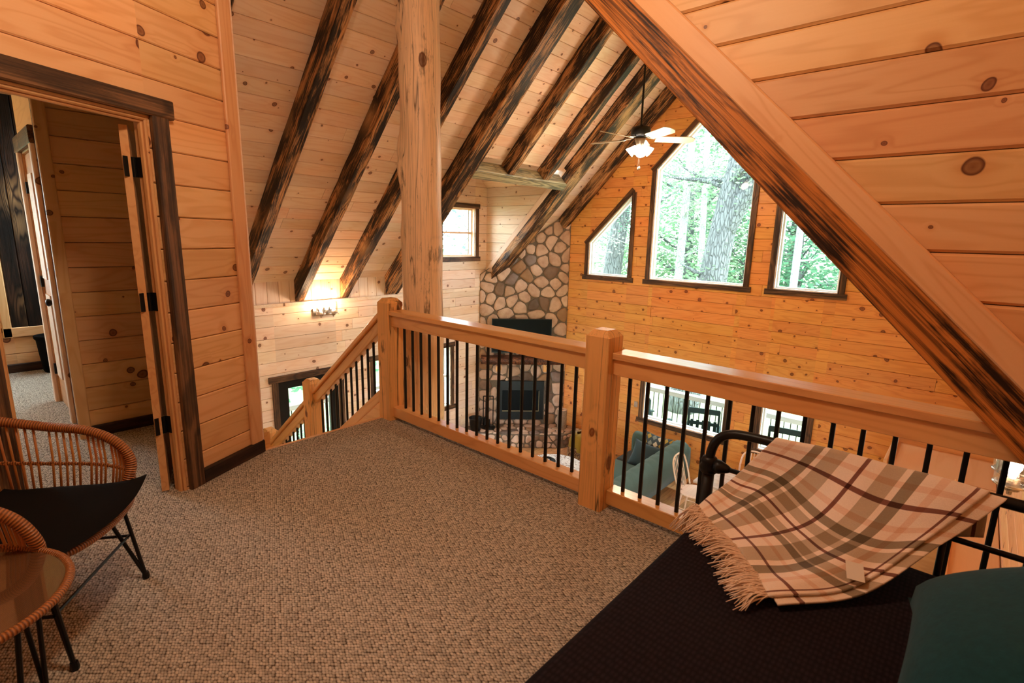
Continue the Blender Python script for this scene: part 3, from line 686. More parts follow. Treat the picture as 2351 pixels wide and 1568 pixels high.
o = beam('baseboard_hall', (XL+0.015, -1.0, 0.045), (XL+0.015, 1.3, 0.045), 0.03, 0.09, (0, 0, 1), 'base'); props(o, 'dark baseboard at the far end of the hall', 'baseboard', kind='structure')
wb = MB(); wb.lathe((-7.15, 0.52+0.22, 0.0), [(0.09, 0), (0.10, 0.02), (0.115, 0.2), (0.125, 0.34), (0.14, 0.36), (0.14, 0.39), (0.12, 0.39), (0.11, 0.3), (0.0, 0.28)], 18); o = wb.build('wicker_basket', 'black_matte', None, True); props(o, 'black wicker basket on the carpet at the end of the hall', 'basket')
point('hall_light', (-5.6, -0.9, 2.5), E_HALL)

# ------------------------------------------------------------------ newels and balustrade
def newel(x0, y0, ztop, label, wd_=0.146, zb=0.0, m='newel', ledge=False):
    xc, yc = x0+wd_/2, y0+wd_/2; t = None
    n = 14; rings = []
    for i in range(n+1):
        z = zb+(ztop-0.035-zb)*i/n; jit = [(R.uniform(-.0015, .0015), R.uniform(-.0015, .0015)) for _ in range(4)]; a = wd_/2; c = 0.004
        pts = []
        for (sx, sy_), (jx, jy) in zip(((1, 1), (-1, 1), (-1, -1), (1, -1)), jit):
            e = ((sx*a+jx, sy_*(a-c)+jy), (sx*(a-c)+jx, sy_*a+jy)); pts += e if sx*sy_ > 0 else e[::-1]
        rings.append([(z, y, x) for x, y in pts])
    for ins, z in ((0.030, ztop),):
        a = wd_/2-ins; c = 0.003; pts = []
        for sx, sy_ in ((1, 1), (-1, 1), (-1, -1), (1, -1)):
            e = ((sx*a, sy_*(a-c)), (sx*(a-c), sy_*a)); pts += e if sx*sy_ > 0 else e[::-1]
        rings.append([(z, y, x) for x, y in pts])
    mb = MB(); mb.rings(rings)
    # local X = up; local y-> world y ; local z-> world x
    mw = Matrix(((0, 0, 1, xc), (0, 1, 0, yc), (1, 0, 0, 0), (0, 0, 0, 1)))
    mb.f = [tuple(reversed(f)) for f in mb.f]
    return props(mb.build('newel_post', m, None, mw=mw), label, 'post', 'square newel posts of the railings')
newel(-3.560, 2.345, 1.0, 'left newel post at the head of the stair, before the log')
newel(-1.537, 2.315, 1.025, 'knotty middle newel post with dark knots near its top')
newel(-4.925, 2.345, 0.055, 'newel post halfway down the stair rail', zb=-0.9)
newel(-6.05, 2.345, -0.78, 'lowest stair newel, its cap peeping past the corner trim', zb=ZF)

def railing(x0, x1, label, bx, yc=2.44):
    t = thing('railing', ((x0+x1)/2, yc, 0), label, 'railing', 'loft railing sections')
    beam('cap_rail', (x0, 2.43, 0.890), (x1, 2.43, 0.890), 0.14, 0.037, (0, 0, 1), 'pine_rail', t, ch=0.004)
    beam('top_rail', (x0, 2.42, 0.828), (x1, 2.42, 0.828), 0.085, 0.087, (0, 0, 1), 'pine_rail', t, ch=0.003)
    beam('bottom_rail', (x0, 2.425, 0.072), (x1, 2.425, 0.072), 0.09, 0.086, (0, 0, 1), 'pine_rail', t, ch=0.004)
    for x in bx:
        beam('baluster', (x, 2.43, 0.105), (x, 2.43, 0.80), 0.018, 0.018, (0, 1, 0), 'black', t, ch=0.003)
    return t
railing(-3.414, -1.537, 'railing section between the left and the middle newel', [-3.315+0.1031*i for i in range(18) if -3.315+0.1031*i < -1.56])
railing(-1.391, 0.39, 'railing section running right from the middle newel behind the bed', [-1.315+0.1055*i for i in range(17)])

# ------------------------------------------------------------------ staircase descending along the loft edge
def stair_rail(x0, z0, x1, z1, label, bx):
    t = thing('stair_railing', ((x0+x1)/2, 2.43, (z0+z1)/2-0.8), label, 'railing', 'sloping stair railing sections')
    up = Vector((z0-z1, 0, x0-x1)); up = Vector((-(z0-z1), 0, (x0-x1))).normalized()
    if up.z < 0: up = -up
    dirv = Vector((x1-x0, 0, z1-z0)).normalized(); sl = (z1-z0)/(x1-x0)
    P = lambda x, d: Vector((x, 2.43, z0+(x-x0)*sl+d*1.262))
    beam('cap_rail', P(x0, -0.02), P(x1, -0.02), 0.13, 0.038, up, 'pine_rail', t)
    beam('top_rail', P(x0, -0.083), P(x1, -0.083), 0.08, 0.087, up, 'pine_rail', t)
    beam('bottom_rail', P(x0, -0.547), P(x1, -0.547), 0.08, 0.085, up, 'pine_rail', t)
    for x in bx:
        zc = z0+(x-x0)*sl
        beam('baluster', (x, 2.43, zc-0.66), (x, 2.43, zc-0.13), 0.018, 0.018, (0, 1, 0), 'black', t, ch=0.003)
stair_rail(-3.56, 0.90, -4.78, -0.035, 'upper stair railing from the left newel down to the half-way newel', [-3.66-0.0945*i for i in range(12)])
stair_rail(-4.925, -0.155, -5.93, -0.93, 'lower stair railing below the half-way newel', [-5.0-0.0945*i for i in range(10)])
st = thing('staircase', (-5.2, 1.9, ZF), 'enclosed pine stair dropping from the loft edge to the entry', 'staircase')
sl = 0.766
for k in range(13):
    x = -3.56-0.26*k; z = -0.2*(k+1)
    mb = MB(); mb.box((x-0.14, 1.88, z+0.0), (0.28, 0.90, 0.035)); mb.build('tread', 'pine_rail', st)
    mb = MB(); mb.box((x-0.005, 1.88, z+0.10), (0.02, 0.90, 0.17)); mb.build('riser', 'pine_clear', st)
for y in (2.345, 1.40):
    mb = MB(); q = [(-3.56, 0.12), (-3.56, -0.42), (-7.2, -0.42-3.64*sl+0.34), (-7.2, 0.12-3.64*sl)]
    q = [(a, max(b, ZF)) for a, b in q]
    mb.add([(a, y, b) for a, b in q]+[(a, y+0.04, b) for a, b in q], [(0, 1, 2, 3), (7, 6, 5, 4), (0, 4, 5, 1), (1, 5, 6, 2), (2, 6, 7, 3), (3, 7, 4, 0)]); mb.build('stringer', 'pine_rail', st)

# ------------------------------------------------------------------ entry door
ed = thing('door_3', (XL, 3.6, ZF), 'black entry door with a tall glass light, seen past the stair rail', 'door', kind='structure')
beam('casing', (XL+0.014, 3.085, ZF), (XL+0.014, 3.085, -0.64), 0.09, 0.028, (1, 0, 0), 'casing', ed)
beam('casing', (XL+0.014, 4.125, ZF), (XL+0.014, 4.125, -0.64), 0.09, 0.028, (1, 0, 0), 'casing', ed)
beam('casing', (XL+0.016, 3.0, -0.595), (XL+0.016, 4.2, -0.595), 0.032, 0.095, (0, 0, 1), 'casing', ed)
mb = MB()
for y0, y1, z0, z1 in ((3.13, 3.28, ZF, -0.64), (3.93, 4.08, ZF, -0.64), (3.28, 3.93, -0.76, -0.64), (3.28, 3.93, ZF, -2.0)):
    mb.box((XL-0.03, (y0+y1)/2, (z0+z1)/2), (0.045, y1-y0, z1-z0))
mb.build('door_leaf', 'black', ed)
mb = MB(); mb.box((XL-0.03, 3.605, -1.38), (0.008, 0.65, 1.24)); mb.build('pane', 'glass', ed)
mb = MB(); mb.lathe((XL-0.008, 3.99, -1.66), [(0.03, 0), (0.012, 0.01), (0.012, 0.03), (0.028, 0.05), (0.0, 0.065)], 12, (1, 0, 0)); mb.build('door_knob', 'steel', ed, True)

# ------------------------------------------------------------------ stone chimney
CO = Vector((-6.705, 7.825, 0)); CU = Vector((1, 1, 0)).normalized(); CN = Vector((1, -1, 0)).normalized()
assert (CU.cross(Vector((0, 0, 1)))-CN).length < 1e-4
chp = [(-0.885, -2.35), (0.885, -2.35), (0.885, 2.03), (-0.885, 0.76)]
ch = backing('stone_chimney', CO, CU, (0, 0, 1), chp, [rect(-0.44, -2.2, 0.44, -1.45)], 0.0, 0.08, 'mortar'); ch['kind'] = 'thing'
props(ch, 'tan field stone chimney breast across the room corner', 'chimney')
mb = MB(); mb.add([CO+CU*a+Vector((0, 0, b))-CN*0.08 for a, b in rect(-0.44, -2.2, 0.44, -1.45)]+[CO+CU*a+Vector((0, 0, b))-CN*0.45 for a, b in rect(-0.44, -2.2, 0.44, -1.45)],
    [(4, 5, 6, 7), (0, 1, 5, 4), (1, 2, 6, 5), (2, 3, 7, 6), (3, 0, 4, 7)]); mb.build('firebox_back', 'black_matte', ch)
def voronoi(pts, bound):
    cells = []
    for i, p in enumerate(pts):
        c = bound
        for j, q in enumerate(pts):
            if i == j: continue
            dx, dy = q[0]-p[0], q[1]-p[1]
            if dx*dx+dy*dy > 1.6: continue
            a, b, k = dx, dy, dx*(p[0]+q[0])/2+dy*(p[1]+q[1])/2
            c = clip(c, a, b, k)
            if len(c) < 3: break
        if len(c) >= 3: cells.append(c)
    return cells
def stones(parent, O, U, V, bound, keepouts, spacing, seed, gap=0.016, dome=0.03, aniso=1.0, name='stone'):
    rr = random.Random(seed); pts = []; us = [p[0] for p in bound]; vs_ = [p[1] for p in bound]
    tries = 0; O, U, V = Vector(O), Vector(U), Vector(V); W = U.cross(V)
    while tries < 4000:
        tries += 1; p = (rr.uniform(min(us), max(us)), rr.uniform(min(vs_), max(vs_))); s_ = spacing*rr.uniform(0.62, 1.15)
        if all(math.hypot((p[0]-q[0])/aniso, p[1]-q[1]) > min(s_, q[2]) for q in pts): pts.append((p[0], p[1], s_))
    for cell in voronoi(pts, bound):
        for Hk in keepouts:
            if len(cell) >= 3 and len(inter(cell, Hk)) >= 3: cell = max((clip(cell, -a, -b, -c) for a, b, c in edges(Hk)), key=lambda k_: area(k_) if len(k_) >= 3 else 0)
        for q in [cell]:
            if len(q) < 3: continue
            if area(q) < 0.0035: continue
            cx, cy_ = sum(p[0] for p in q)/len(q), sum(p[1] for p in q)/len(q)
            qq = q
            for a, b, c in edges(q):
                l = math.hypot(a, b)
                if l < 1e-6: continue
                qq = clip(qq, a/l, b/l, c/l-gap*rr.uniform(0.7, 1.3))
                if len(qq) < 3: break
            if len(qq) < 3 or area(qq) < 0.002: continue
            # corner-cut once for rounded outlines
            r0_ = []
            for i in range(len(qq)):
                a, b = qq[i], qq[(i+1) % len(qq)]; k = rr.uniform(0.16, 0.3)
                if math.dist(a, b) < 0.012: r0_.append(((a[0]+b[0])/2, (a[1]+b[1])/2)); continue
                r0_ += [(a[0]+(b[0]-a[0])*k, a[1]+(b[1]-a[1])*k), (a[0]+(b[0]-a[0])*(1-k), a[1]+(b[1]-a[1])*(1-k))]
            h = dome*rr.uniform(0.6, 1.3); rings = []; R0 = min(0.1, math.sqrt(area(qq)))
            for s_, d_ in ((1.0, -0.01), (0.99, h*0.45), (0.90, h*0.85), (0.62, h)):
                tx, ty = rr.uniform(-.03, .03)*h*8, rr.uniform(-.03, .03)*h*8
                rings.append([((x-cx)*s_, (y-cy_)*s_, d_+((x-cx)*tx+(y-cy_)*ty if d_ > 0 else 0)+rr.uniform(-.002, .002)) for x, y in r0_])
            mb = MB(); mb.rings(rings, cap=False); n = len(r0_); mb.f.append(tuple(range(3*n, 4*n)))
            mb.build(name, 'stone', parent, True, rotframe(O+U*cx+V*cy_, U, V))
stones(ch, CO+CN*0.002, CU, (0, 0, 1), chp, [rect(-0.50, -2.22, 0.47, -1.40)], 0.27, 101, gap=0.011)
# hearth
hp_ = [(-7.33, 6.62), (-6.66, 7.02), (-5.68, 7.92), (-5.58, 8.44), (-5.95, 8.44), (-7.33, 7.05)]
hmb = MB(); full = [(-7.33, 6.62), (-6.66, 7.02), (-5.68, 7.92), (-5.58, 8.44), (-7.33, 8.44)]; hmb.prism(full, ZF, -2.325); he = hmb.build('stone_hearth', 'mortar')
props(he, 'raised stone hearth below the fireplace', 'hearth')
stones(he, (0, 0, -2.32), Vector((1, 0, 0)), Vector((0, 1, 0)), full, [[(-7.4, 7.0), (-6.0, 8.5), (-7.4, 8.5)]], 0.2, 103, dome=0.018)
for (xa, ya), (xb, yb), sd in ((full[0], full[1], 1), (full[1], full[2], 2), (full[2], full[3], 3)):
    u = Vector((xb-xa, yb-ya, 0)); L_ = u.length; u.normalize(); stones(he, (xa, ya, ZF), u, Vector((0, 0, 1)), rect(0, 0, L_, 0.27), [], 0.17, 110+sd, gap=0.012, dome=0.022)
CP = lambda u, z, d=0.0: CO+CU*u+Vector((0, 0, z))+CN*d
ca = math.atan2(CU.y, CU.x)
# fireplace insert
fi = thing('fireplace_insert', CP(0, -2.3, 0.05), 'black metal fireplace with glass front in the stone chimney', 'fireplace')
mb = MB()
for u0, u1, z0, z1 in ((-0.49, 0.455, -1.58, -1.39), (-0.49, 0.455, -2.21, -2.04), (-0.49, -0.40, -2.04, -1.58), (0.365, 0.455, -2.04, -1.58)): mb.box(CP((u0+u1)/2, (z0+z1)/2, 0.035), (u1-u0, 0.07, z1-z0), ca)
mb.build('surround', 'black', fi)
mb = MB(); mb.box(CP(-0.018, -1.81, 0.05), (0.76, 0.006, 0.46), ca); mb.build('glass_door', 'screen', fi)
mb = MB()
for u0, u1, z0, z1 in ((-0.395, 0.36, -2.035, -2.022), (0.352, 0.36, -2.03, -1.60)): mb.box(CP((u0+u1)/2, (z0+z1)/2, 0.06), (u1-u0, 0.01, z1-z0), ca)
mb.build('brass_edge', flat('brass', (0.45, 0.36, 0.2), 0.3, 1.0), fi)
# mantel and corbels
ma = thing('mantel', CP(0, -0.95, 0.1), 'rough red-brown log mantel shelf above the fireplace', 'mantel')
rg = []
for i in range(25):
    u = -0.84+1.66*i/24; rg.append([CP(u, -0.905+zz+R.uniform(-.006, .006), 0.02+dd+R.uniform(-.01, .008)) for dd, zz in ((0, 0.05), (0.24, 0.052), (0.275, 0.03), (0.28, -0.03), (0.25, -0.085), (0.15, -0.10), (0, -0.10))])
mb = MB(); mb.rings(rg); mb.build('shelf', stained('mantel_wood', (0.30, 0.11, 0.05), (0.06, 0.02, 0.012), rings=10, knotc=(0.2, 0.07, 0.03)), ma)
for u in (-0.49, 0.47):
    mb = MB(); mb.box(CP(u, -1.07, 0.10), (0.11, 0.18, 0.12), ca); mb.box(CP(u, -1.15, 0.06), (0.09, 0.10, 0.06), ca); mb.build('corbel', 'newel', ma)
tv = thing('television', CP(-0.03, -0.4, 0.1), 'black flat television on the stone chimney above the mantel', 'television')
mb = MB(); mb.box(CP(-0.035, -0.44, 0.10), (1.20, 0.035, 0.69), ca); mb.build('housing', 'black', tv)
mb = MB(); mb.box(CP(-0.035, -0.435, 0.119), (1.17, 0.004, 0.66), ca); mb.build('screen', 'screen', tv)
mb = MB(); mb.box(CP(-0.035, -0.44, 0.05), (0.4, 0.08, 0.3), ca); mb.build('wall_mount', 'black', tv)
# fire tools, bucket, birch log
ft = thing('fireplace_tools', (-6.98, 7.13, -2.3), 'black stand of fireplace tools on the hearth', 'tools')
bx, by, bz = -6.98, 7.13, -2.3
mb = MB(); mb.lathe((bx, by, bz), [(0.15, 0), (0.15, 0.02), (0.05, 0.04), (0.012, 0.06)], 14); mb.tube([(bx, by, bz), (bx, by, bz+0.70)], 0.01, 6)
for dx in (-0.1, 0.1): mb.tube([(bx+dx*.7, by+dx*.7, bz+0.05), (bx+dx*.7, by+dx*.7, bz+0.66)], 0.011, 6)
mb.tube([(bx-.07, by-.07, bz+0.66), (bx+.07, by+.07, bz+0.66)], 0.012, 6); mb.build('stand', 'black', ft)
mb = MB(); mb.tube([(bx+.03, by-.04, bz+.6), (bx+.03, by-.04, bz+.2)], 0.008, 6); mb.box((bx+.03, by-.04, bz+.12), (0.11, 0.03, 0.16)); mb.build('shovel', 'black', ft)
mb = MB(); mb.tube([(bx-.04, by-.03, bz+.6), (bx-.04, by-.03, bz+.22)], 0.008, 6); mb.lathe((bx-.04, by-.03, bz+.06), [(0.05, 0), (0.045, 0.12), (0.015, 0.17)], 10); mb.build('brush', 'black', ft)
mb = MB(); mb.tube([(bx, by-.05, bz+.62), (bx, by-.05, bz+.42)], 0.016, 6); mb.build('handle', 'steel', ft)
ab = MB(); ab.lathe((-7.06, 6.86, -2.3), [(0.0, 0), (0.10, 0), (0.13, 0.24), (0.14, 0.25), (0.135, 0.26), (0.12, 0.24), (0.09, 0.02), (0, 0.02)], 18); o = ab.build('ash_bucket', 'black', None, True); props(o, 'black ash bucket left of the fireplace tools', 'bucket')
bl = thing('birch_log', (-5.92, 8.17, -2.3), 'upright cut log with pale end grain at right of the hearth', 'log')
mb = MB(); mb.lathe((-5.90, 8.17, -2.3), [(0.095, 0), (0.10, 0.1), (0.095, 0.25), (0.10, 0.40)], 16); mb.build('bark', flat('birch_bark', (0.30, 0.22, 0.15), 0.9, noise_amt=0.5, nscale=30, bumpy=0.5), bl)
mb = MB(); mb.lathe((-5.90, 8.17, -1.90), [(0.098, 0), (0.09, 0.006), (0.05, 0.006), (0.03, 0.0)], 16); mb.build('end_grain', 'pine_pale', bl)

# ------------------------------------------------------------------ ceiling fan
fc = Vector((XRIDGE, 6.34, 0))
fan = thing('ceiling_fan', (XRIDGE, 6.34, 4.3), 'ceiling fan with pale blades and frosted lit shades', 'fan')
mb = MB(); mb.tube([(fc.x, fc.y, 4.30), (fc.x, fc.y, 2.93)], 0.014, 8); mb.lathe((fc.x, fc.y, 4.18), [(0.02, 0), (0.06, 0.03), (0.07, 0.09)], 12); mb.build('rod', 'black', fan)
mb = MB(); mb.lathe((fc.x, fc.y, 2.79), [(0.06, 0), (0.11, 0.015), (0.125, 0.03), (0.125, 0.10), (0.11, 0.125), (0.03, 0.135), (0.02, 0.16)], 24); mb.build('motor', 'black', fan, True)
mb = MB(); mb.lathe((fc.x, fc.y, 2.68), [(0.0, 0), (0.045, 0.005), (0.05, 0.04), (0.06, 0.06), (0.07, 0.10), (0.05, 0.115)], 18); mb.build('light_kit', flat('antique_brass', (0.28, 0.2, 0.12), 0.35, 0.8), fan, True)
bladem = flat('fan_blade', (0.62, 0.60, 0.52), 0.35)
def ang_of(dx, dy): return math.atan2(dy, dx)
for k in range(5):
    a = math.radians(42+72*k); d = Vector((math.cos(a), math.sin(a), 0)); s_ = Vector((-d.y, d.x, 0)); tilt = -0.30
    zb = 2.775
    mb = MB(); pr = []
    for i in range(9):
        t = i/8; r_ = 0.20+0.50*t; wv = 0.062+0.022*t-0.04*max(0, t-0.8)*5*max(0, t-0.8)*1.6
        if i == 8: wv = 0.035
        pr.append((r_, wv))
    top = []; bot = []
    for r_, wv in pr:
        for sgn in (-1, 1):
            p = fc+d*r_+s_*wv*sgn+Vector((0, 0, zb+sgn*wv*tilt)); top.append(p+Vector((0, 0, .004))); bot.append(p-Vector((0, 0, .004)))
    n = len(pr); fs = []
    for i in range(n-1):
        a0, a1, b0, b1_ = 2*i, 2*i+1, 2*i+2, 2*i+3; fs += [(a0, a1, b1_, b0), (2*n+a1, 2*n+a0, 2*n+b0, 2*n+b1_), (a0, b0, 2*n+b0, 2*n+a0), (b1_, a1, 2*n+a1, 2*n+b1_)]
    fs += [(0, 2*n, 2*n+1, 1), (2*n-2, 2*n-1, 4*n-1, 4*n-2)]
    mb.add(top+bot, fs); bo = mb.build('blade', bladem, fan)
    mb = MB(); mb.tube([fc+d*0.09+Vector((0, 0, 2.80)), fc+d*0.15+Vector((0, 0, 2.785)), fc+d*0.24+Vector((0, 0, 2.785))], 0.012, 6); mb.box(fc+d*0.235+Vector((0, 0, 2.782)), (0.09, 0.05, 0.006), a); mb.build('blade_iron', 'steel', fan)
for k in range(4):
    a = math.radians(20+90*k); d = Vector((math.cos(a), math.sin(a), 0)); ax = (d*0.75+Vector((0, 0, -0.66))).normalized()
    c0 = fc+d*0.045+Vector((0, 0, 2.685))
    mb = MB(); mb.lathe(c0, [(0.022, 0.0), (0.03, 0.02), (0.038, 0.05), (0.055, 0.09), (0.064, 0.12), (0.060, 0.12), (0.035, 0.05), (0.015, 0.01)], 16, ax); mb.build('shade', 'shade_lit', fan, True)
    p_ = point('fan_lamp', c0+ax*0.19, E_FAN/4, (1.0, 0.74, 0.50), 0.05)
for dx in (-0.02, 0.025):
    mb = MB(); mb.tube([(fc.x+dx, fc.y-dx, 2.66), (fc.x+dx, fc.y-dx, 2.43)], 0.0025, 4); mb.lathe((fc.x+dx, fc.y-dx, 2.39), [(0.0, 0), (0.012, 0.01), (0.012, 0.03), (0.003, 0.045)], 8); mb.build('pull_chain', 'steel', fan)

# ------------------------------------------------------------------ wall sconces (clear jar shades)
def sconce(origin, n, along, lamps, label, e):
    o = Vector(origin); n = Vector(n); al = Vector(along)
    t = thing('wall_sconce', o, label, 'lamp')
    mb = MB(); m3 = Matrix((al, n, Vector((0, 0, 1)))).transposed()
    mb.box(o+n*0.015, (0.34, 0.03, 0.11), 0, m3); mb.build('back_plate', 'steel', t)
    for u in lamps:
        b = o+al*u; mb = MB()
        mb.tube([b+n*0.02, b+n*0.07+Vector((0, 0, -.03)), b+n*0.12+Vector((0, 0, -.02))], 0.010, 8); mb.build('arm', 'steel', t)
        c = b+n*0.125
        mb = MB(); mb.lathe(c+Vector((0, 0, -.075)), [(0.0, 0), (0.01, 0.004), (0.012, 0.02), (0.035, 0.03), (0.038, 0.05), (0.07, 0.054), (0.072, 0.062), (0.03, 0.066), (0.03, 0.09)], 18); mb.build('socket_cup', 'steel', t, True)
        mb = MB(); mb.lathe(c, [(0.066, -0.012), (0.068, 0.05), (0.068, 0.15), (0.062, 0.158), (0.062, 0.15), (0.064, 0.05), (0.062, -0.008)], 20); mb.build('jar_shade', 'jar', t, True)
        mb = MB(); mb.lathe(c, [(0.012, 0.005), (0.014, 0.03), (0.030, 0.065), (0.028, 0.09), (0.012, 0.108), (0.0, 0.11)], 14); mb.build('bulb', 'bulb', t, True)
        point('sconce_lamp', c+Vector((0, 0, 0.125)), e/len(lamps), (1.0, 0.62, 0.34), 0.03)
sconce((XL+0.0, 3.88, 0.33), (1, 0, 0), (0, 1, 0), (-0.10, 0.10), 'lit two-jar wall sconce under the left rafters', E_SCONCE)
sconce((XR-0.02, 3.46, 0.40), (-1, 0, 0), (0, -1, 0), (-0.10, 0.10), 'lit jar sconce on the right wall beyond the railing', E_SCONCE*0.12)

# ------------------------------------------------------------------ loft ceiling light (above and behind the camera)
lt_ = thing('ceiling_light', (-1.45, 0.75, 3.98), 'round ceiling light above the loft', 'lamp')
mb = MB(); mb.lathe((-1.45, 0.75, 3.15), [(0.0, 0), (0.12, 0.01), (0.17, 0.05), (0.18, 0.09)], 24); mb.build('bowl', 'shade_lit', lt_, True)
mb = MB(); mb.tube([(-1.45, 0.75, 3.22), (-1.45, 0.75, 3.98)], 0.015, 8); mb.build('rod', 'black', lt_)
point('loft_lamp', (-1.45, 0.75, 3.0), E_LOFT, WARM, 0.15)
point('under_loft_fill', (-1.6, 1.6, -0.55), E_FILL, WARM, 0.12)  # added fill under the loft to brighten the lower gable wall, no fixture

# ------------------------------------------------------------------ furniture helpers
def fabric(name, col, scale=140, amt=0.18, sheen=0.3, bumpy=0.35):
    m, nt, b = newmat(name); tc = N(nt, 'ShaderNodeTexCoord')
    n = noise(nt, tc.outputs['Object'], scale, 2, 0.7); n2 = noise(nt, tc.outputs['Object'], 6, 2)
    c = mix(nt, n, tuple(x*(1-amt*1.6) for x in col), tuple(min(1, x*(1+amt)) for x in col)); c = mix(nt, math_(nt, 'MULTIPLY', n2, 0.3), c, tuple(x*0.7 for x in col))
    nt.links.new(c, b.inputs['Base Color']); b.inputs['Roughness'].default_value = 0.95; b.inputs['Specular IOR Level'].default_value = 0.15; b.inputs['Sheen Weight'].default_value = sheen
    bump(nt, b, n, bumpy, 0.002); return m
M['sofa'] = fabric('sage_green_fabric', (0.085, 0.135, 0.11), 90, sheen=0.1)
M['sofa_grey'] = fabric('dark_grey_fabric', (0.05, 0.05, 0.045), 90, sheen=0.1)
M['teal'] = fabric('dark_teal_velvet', (0.006, 0.040, 0.044), 60, 0.3, 0.05)
M['bluecush'] = fabric('slate_blue_fabric', (0.05, 0.085, 0.10), 90)
def pillow(name, m, parent, c, sx, sy_, th, mw_rot, label=None, cat=None, pinch=0.12, nn=22):
    V_ = []; F_ = []; uv = []
    for side in (1, -1):
        for i in range(nn+1):
            for j in range(nn+1):
                u, v = -1+2*i/nn, -1+2*j/nn
                e = max(0.0, (1-abs(u)**2.6))*max(0.0, (1-abs(v)**2.6)); h = th/2*e**0.42
                k = 1-pinch*(1-abs(u)**2)*(abs(v)**3); k2 = 1-pinch*(1-abs(v)**2)*(abs(u)**3)
                V_.append(Vector((u*sx/2*k2, v*sy_/2*k, side*h+0.004*math.sin(u*7+v*4)*e))); uv.append(((u+1)/2, (v+1)/2))
    s = (nn+1)**2
    for side in range(2):
        for i in range(nn):
            for j in range(nn):
                a = side*s+i*(nn+1)+j; f = (a, a+1, a+nn+2, a+nn+1); F_.append(f if side else f[::-1])
    mw = Matrix.Translation(Vector(c)) @ mw_rot.to_4x4()
    o = mesh(name, V_, F_, m, parent, mw, True, uv)
    return props(o, label, cat)
def eul(x, y, z): return (Matrix.Rotation(z, 3, 'Z') @ Matrix.Rotation(y, 3, 'Y') @ Matrix.Rotation(x, 3, 'X'))
def softbox(name, c, d, r, m, parent, rz=0, sub=2):
    mb = MB(); mb.box((0, 0, 0), d); me_o = mb.build(name, m, parent, True, Matrix.Translation(Vector(c)) @ Matrix.Rotation(rz, 4, 'Z'))
    bv = me_o.modifiers.new('round', 'BEVEL'); bv.width = r; bv.segments = 4; return me_o

# ------------------------------------------------------------------ sofa below
sf = thing('sofa', (-3.75, 6.75, ZF), 'sage green sofa with channelled back, seen through the railing', 'sofa')
y0, y1 = 5.7, 7.95
rings = []; nch = 11
for i in range(nch*6+1):
    y = y0+(y1-y0)*i/(nch*6); puff = abs(math.sin(PI*i/6.0))**0.35; g = 0.008*(1-puff)
    prof = [(-3.26, ZF+0.22), (-3.15-g*0.2, ZF+0.5), (-3.12, ZF+0.72), (-3.17, ZF+0.82-g), (-3.25, ZF+0.865-g*1.3), (-3.36, ZF+0.85-g*1.3), (-3.43+g, ZF+0.76), (-3.46+g, ZF+0.55), (-3.44+g, ZF+0.22)]
    rings.append([(a, y, b) for a, b in prof])
mb = MB(); mb.rings(rings); mb.build('back', 'sofa', sf, True)
softbox('seat_base', (-3.75, 6.82, ZF+0.27), (0.72, 2.2, 0.16), 0.03, 'sofa', sf)
for i, yy in enumerate((6.2, 6.93, 7.55)): softbox('seat_cushion', (-3.80, yy, ZF+0.42), (0.66, 0.70 if i < 2 else 0.5, 0.15), 0.045, 'sofa' if i < 2 else 'sofa_grey', sf)
rings = []
for i in range(25):
    x = -4.12+0.98*i/24; puff = abs(math.sin(PI*i/4.0))**0.5; g = 0.02*(1-puff); rings.append([(x, yy, zz) for yy, zz in ((7.80, ZF+.22), (7.80+g, ZF+.5), (7.79+g, ZF+.66), (7.83, ZF+.78-g), (7.91, ZF+.82-g), (8.0, ZF+.77-g), (8.03, ZF+.5), (7.99, ZF+.22))])
mb = MB(); mb.rings(rings); mb.build('arm', 'sofa', sf, True)
rings = [[(x, yy-2.16, zz) for yy, zz in ((7.80, ZF+.22), (7.80, ZF+.66), (7.91, ZF+.8), (8.03, ZF+.5), (7.99, ZF+.22))] for x in (-4.12, -3.14)]
mb = MB(); mb.rings(rings); mb.build('arm', 'sofa', sf, True)
for x, y in ((-3.2, 5.8), (-3.2, 7.9), (-4.05, 5.8), (-4.05, 7.9)):
    mb = MB(); mb.tube([(x, y, ZF+0.22), (x+(0.04 if x > -3.5 else -.04), y+(0.03 if y > 7 else -.03), ZF)], 0.022, 8, rfun=lambda t: 0.026-0.012*t); mb.build('leg', 'black', sf)
# patterned cushion
m, nt, b = newmat('leaf_diamond_print'); uvn = N(nt, 'ShaderNodeUVMap'); sepx = N(nt, 'ShaderNodeSeparateXYZ'); nt.links.new(uvn.outputs[0], sepx.inputs[0])
u_ = math_(nt, 'MULTIPLY', sepx.outputs[0], 5.0); v_ = math_(nt, 'MULTIPLY', sepx.outputs[1], 4.0)
row = math_(nt, 'FLOOR', v_); uu = math_(nt, 'FRACT', math_(nt, 'ADD', u_, math_(nt, 'MULTIPLY', row, 0.5)))
dd_ = math_(nt, 'ADD', math_(nt, 'MULTIPLY', math_(nt, 'ABSOLUTE', math_(nt, 'SUBTRACT', uu, 0.5)), 2.2), math_(nt, 'ABSOLUTE', math_(nt, 'MULTIPLY_ADD', math_(nt, 'FRACT', v_), 2.0, -1.0)))
cid = math_(nt, 'FRACT', math_(nt, 'MULTIPLY', math_(nt, 'ADD', math_(nt, 'FLOOR', math_(nt, 'ADD', u_, math_(nt, 'MULTIPLY', row, 0.5))), math_(nt, 'MULTIPLY', row, 1.7)), 0.37))
cc = ramp(nt, cid, [(0, (0.60, 0.38, 0.06)), (0.28, (0.62, 0.55, 0.40)), (0.5, (0.42, 0.29, 0.06)), (0.75, (0.22, 0.25, 0.22))], 'CONSTANT')
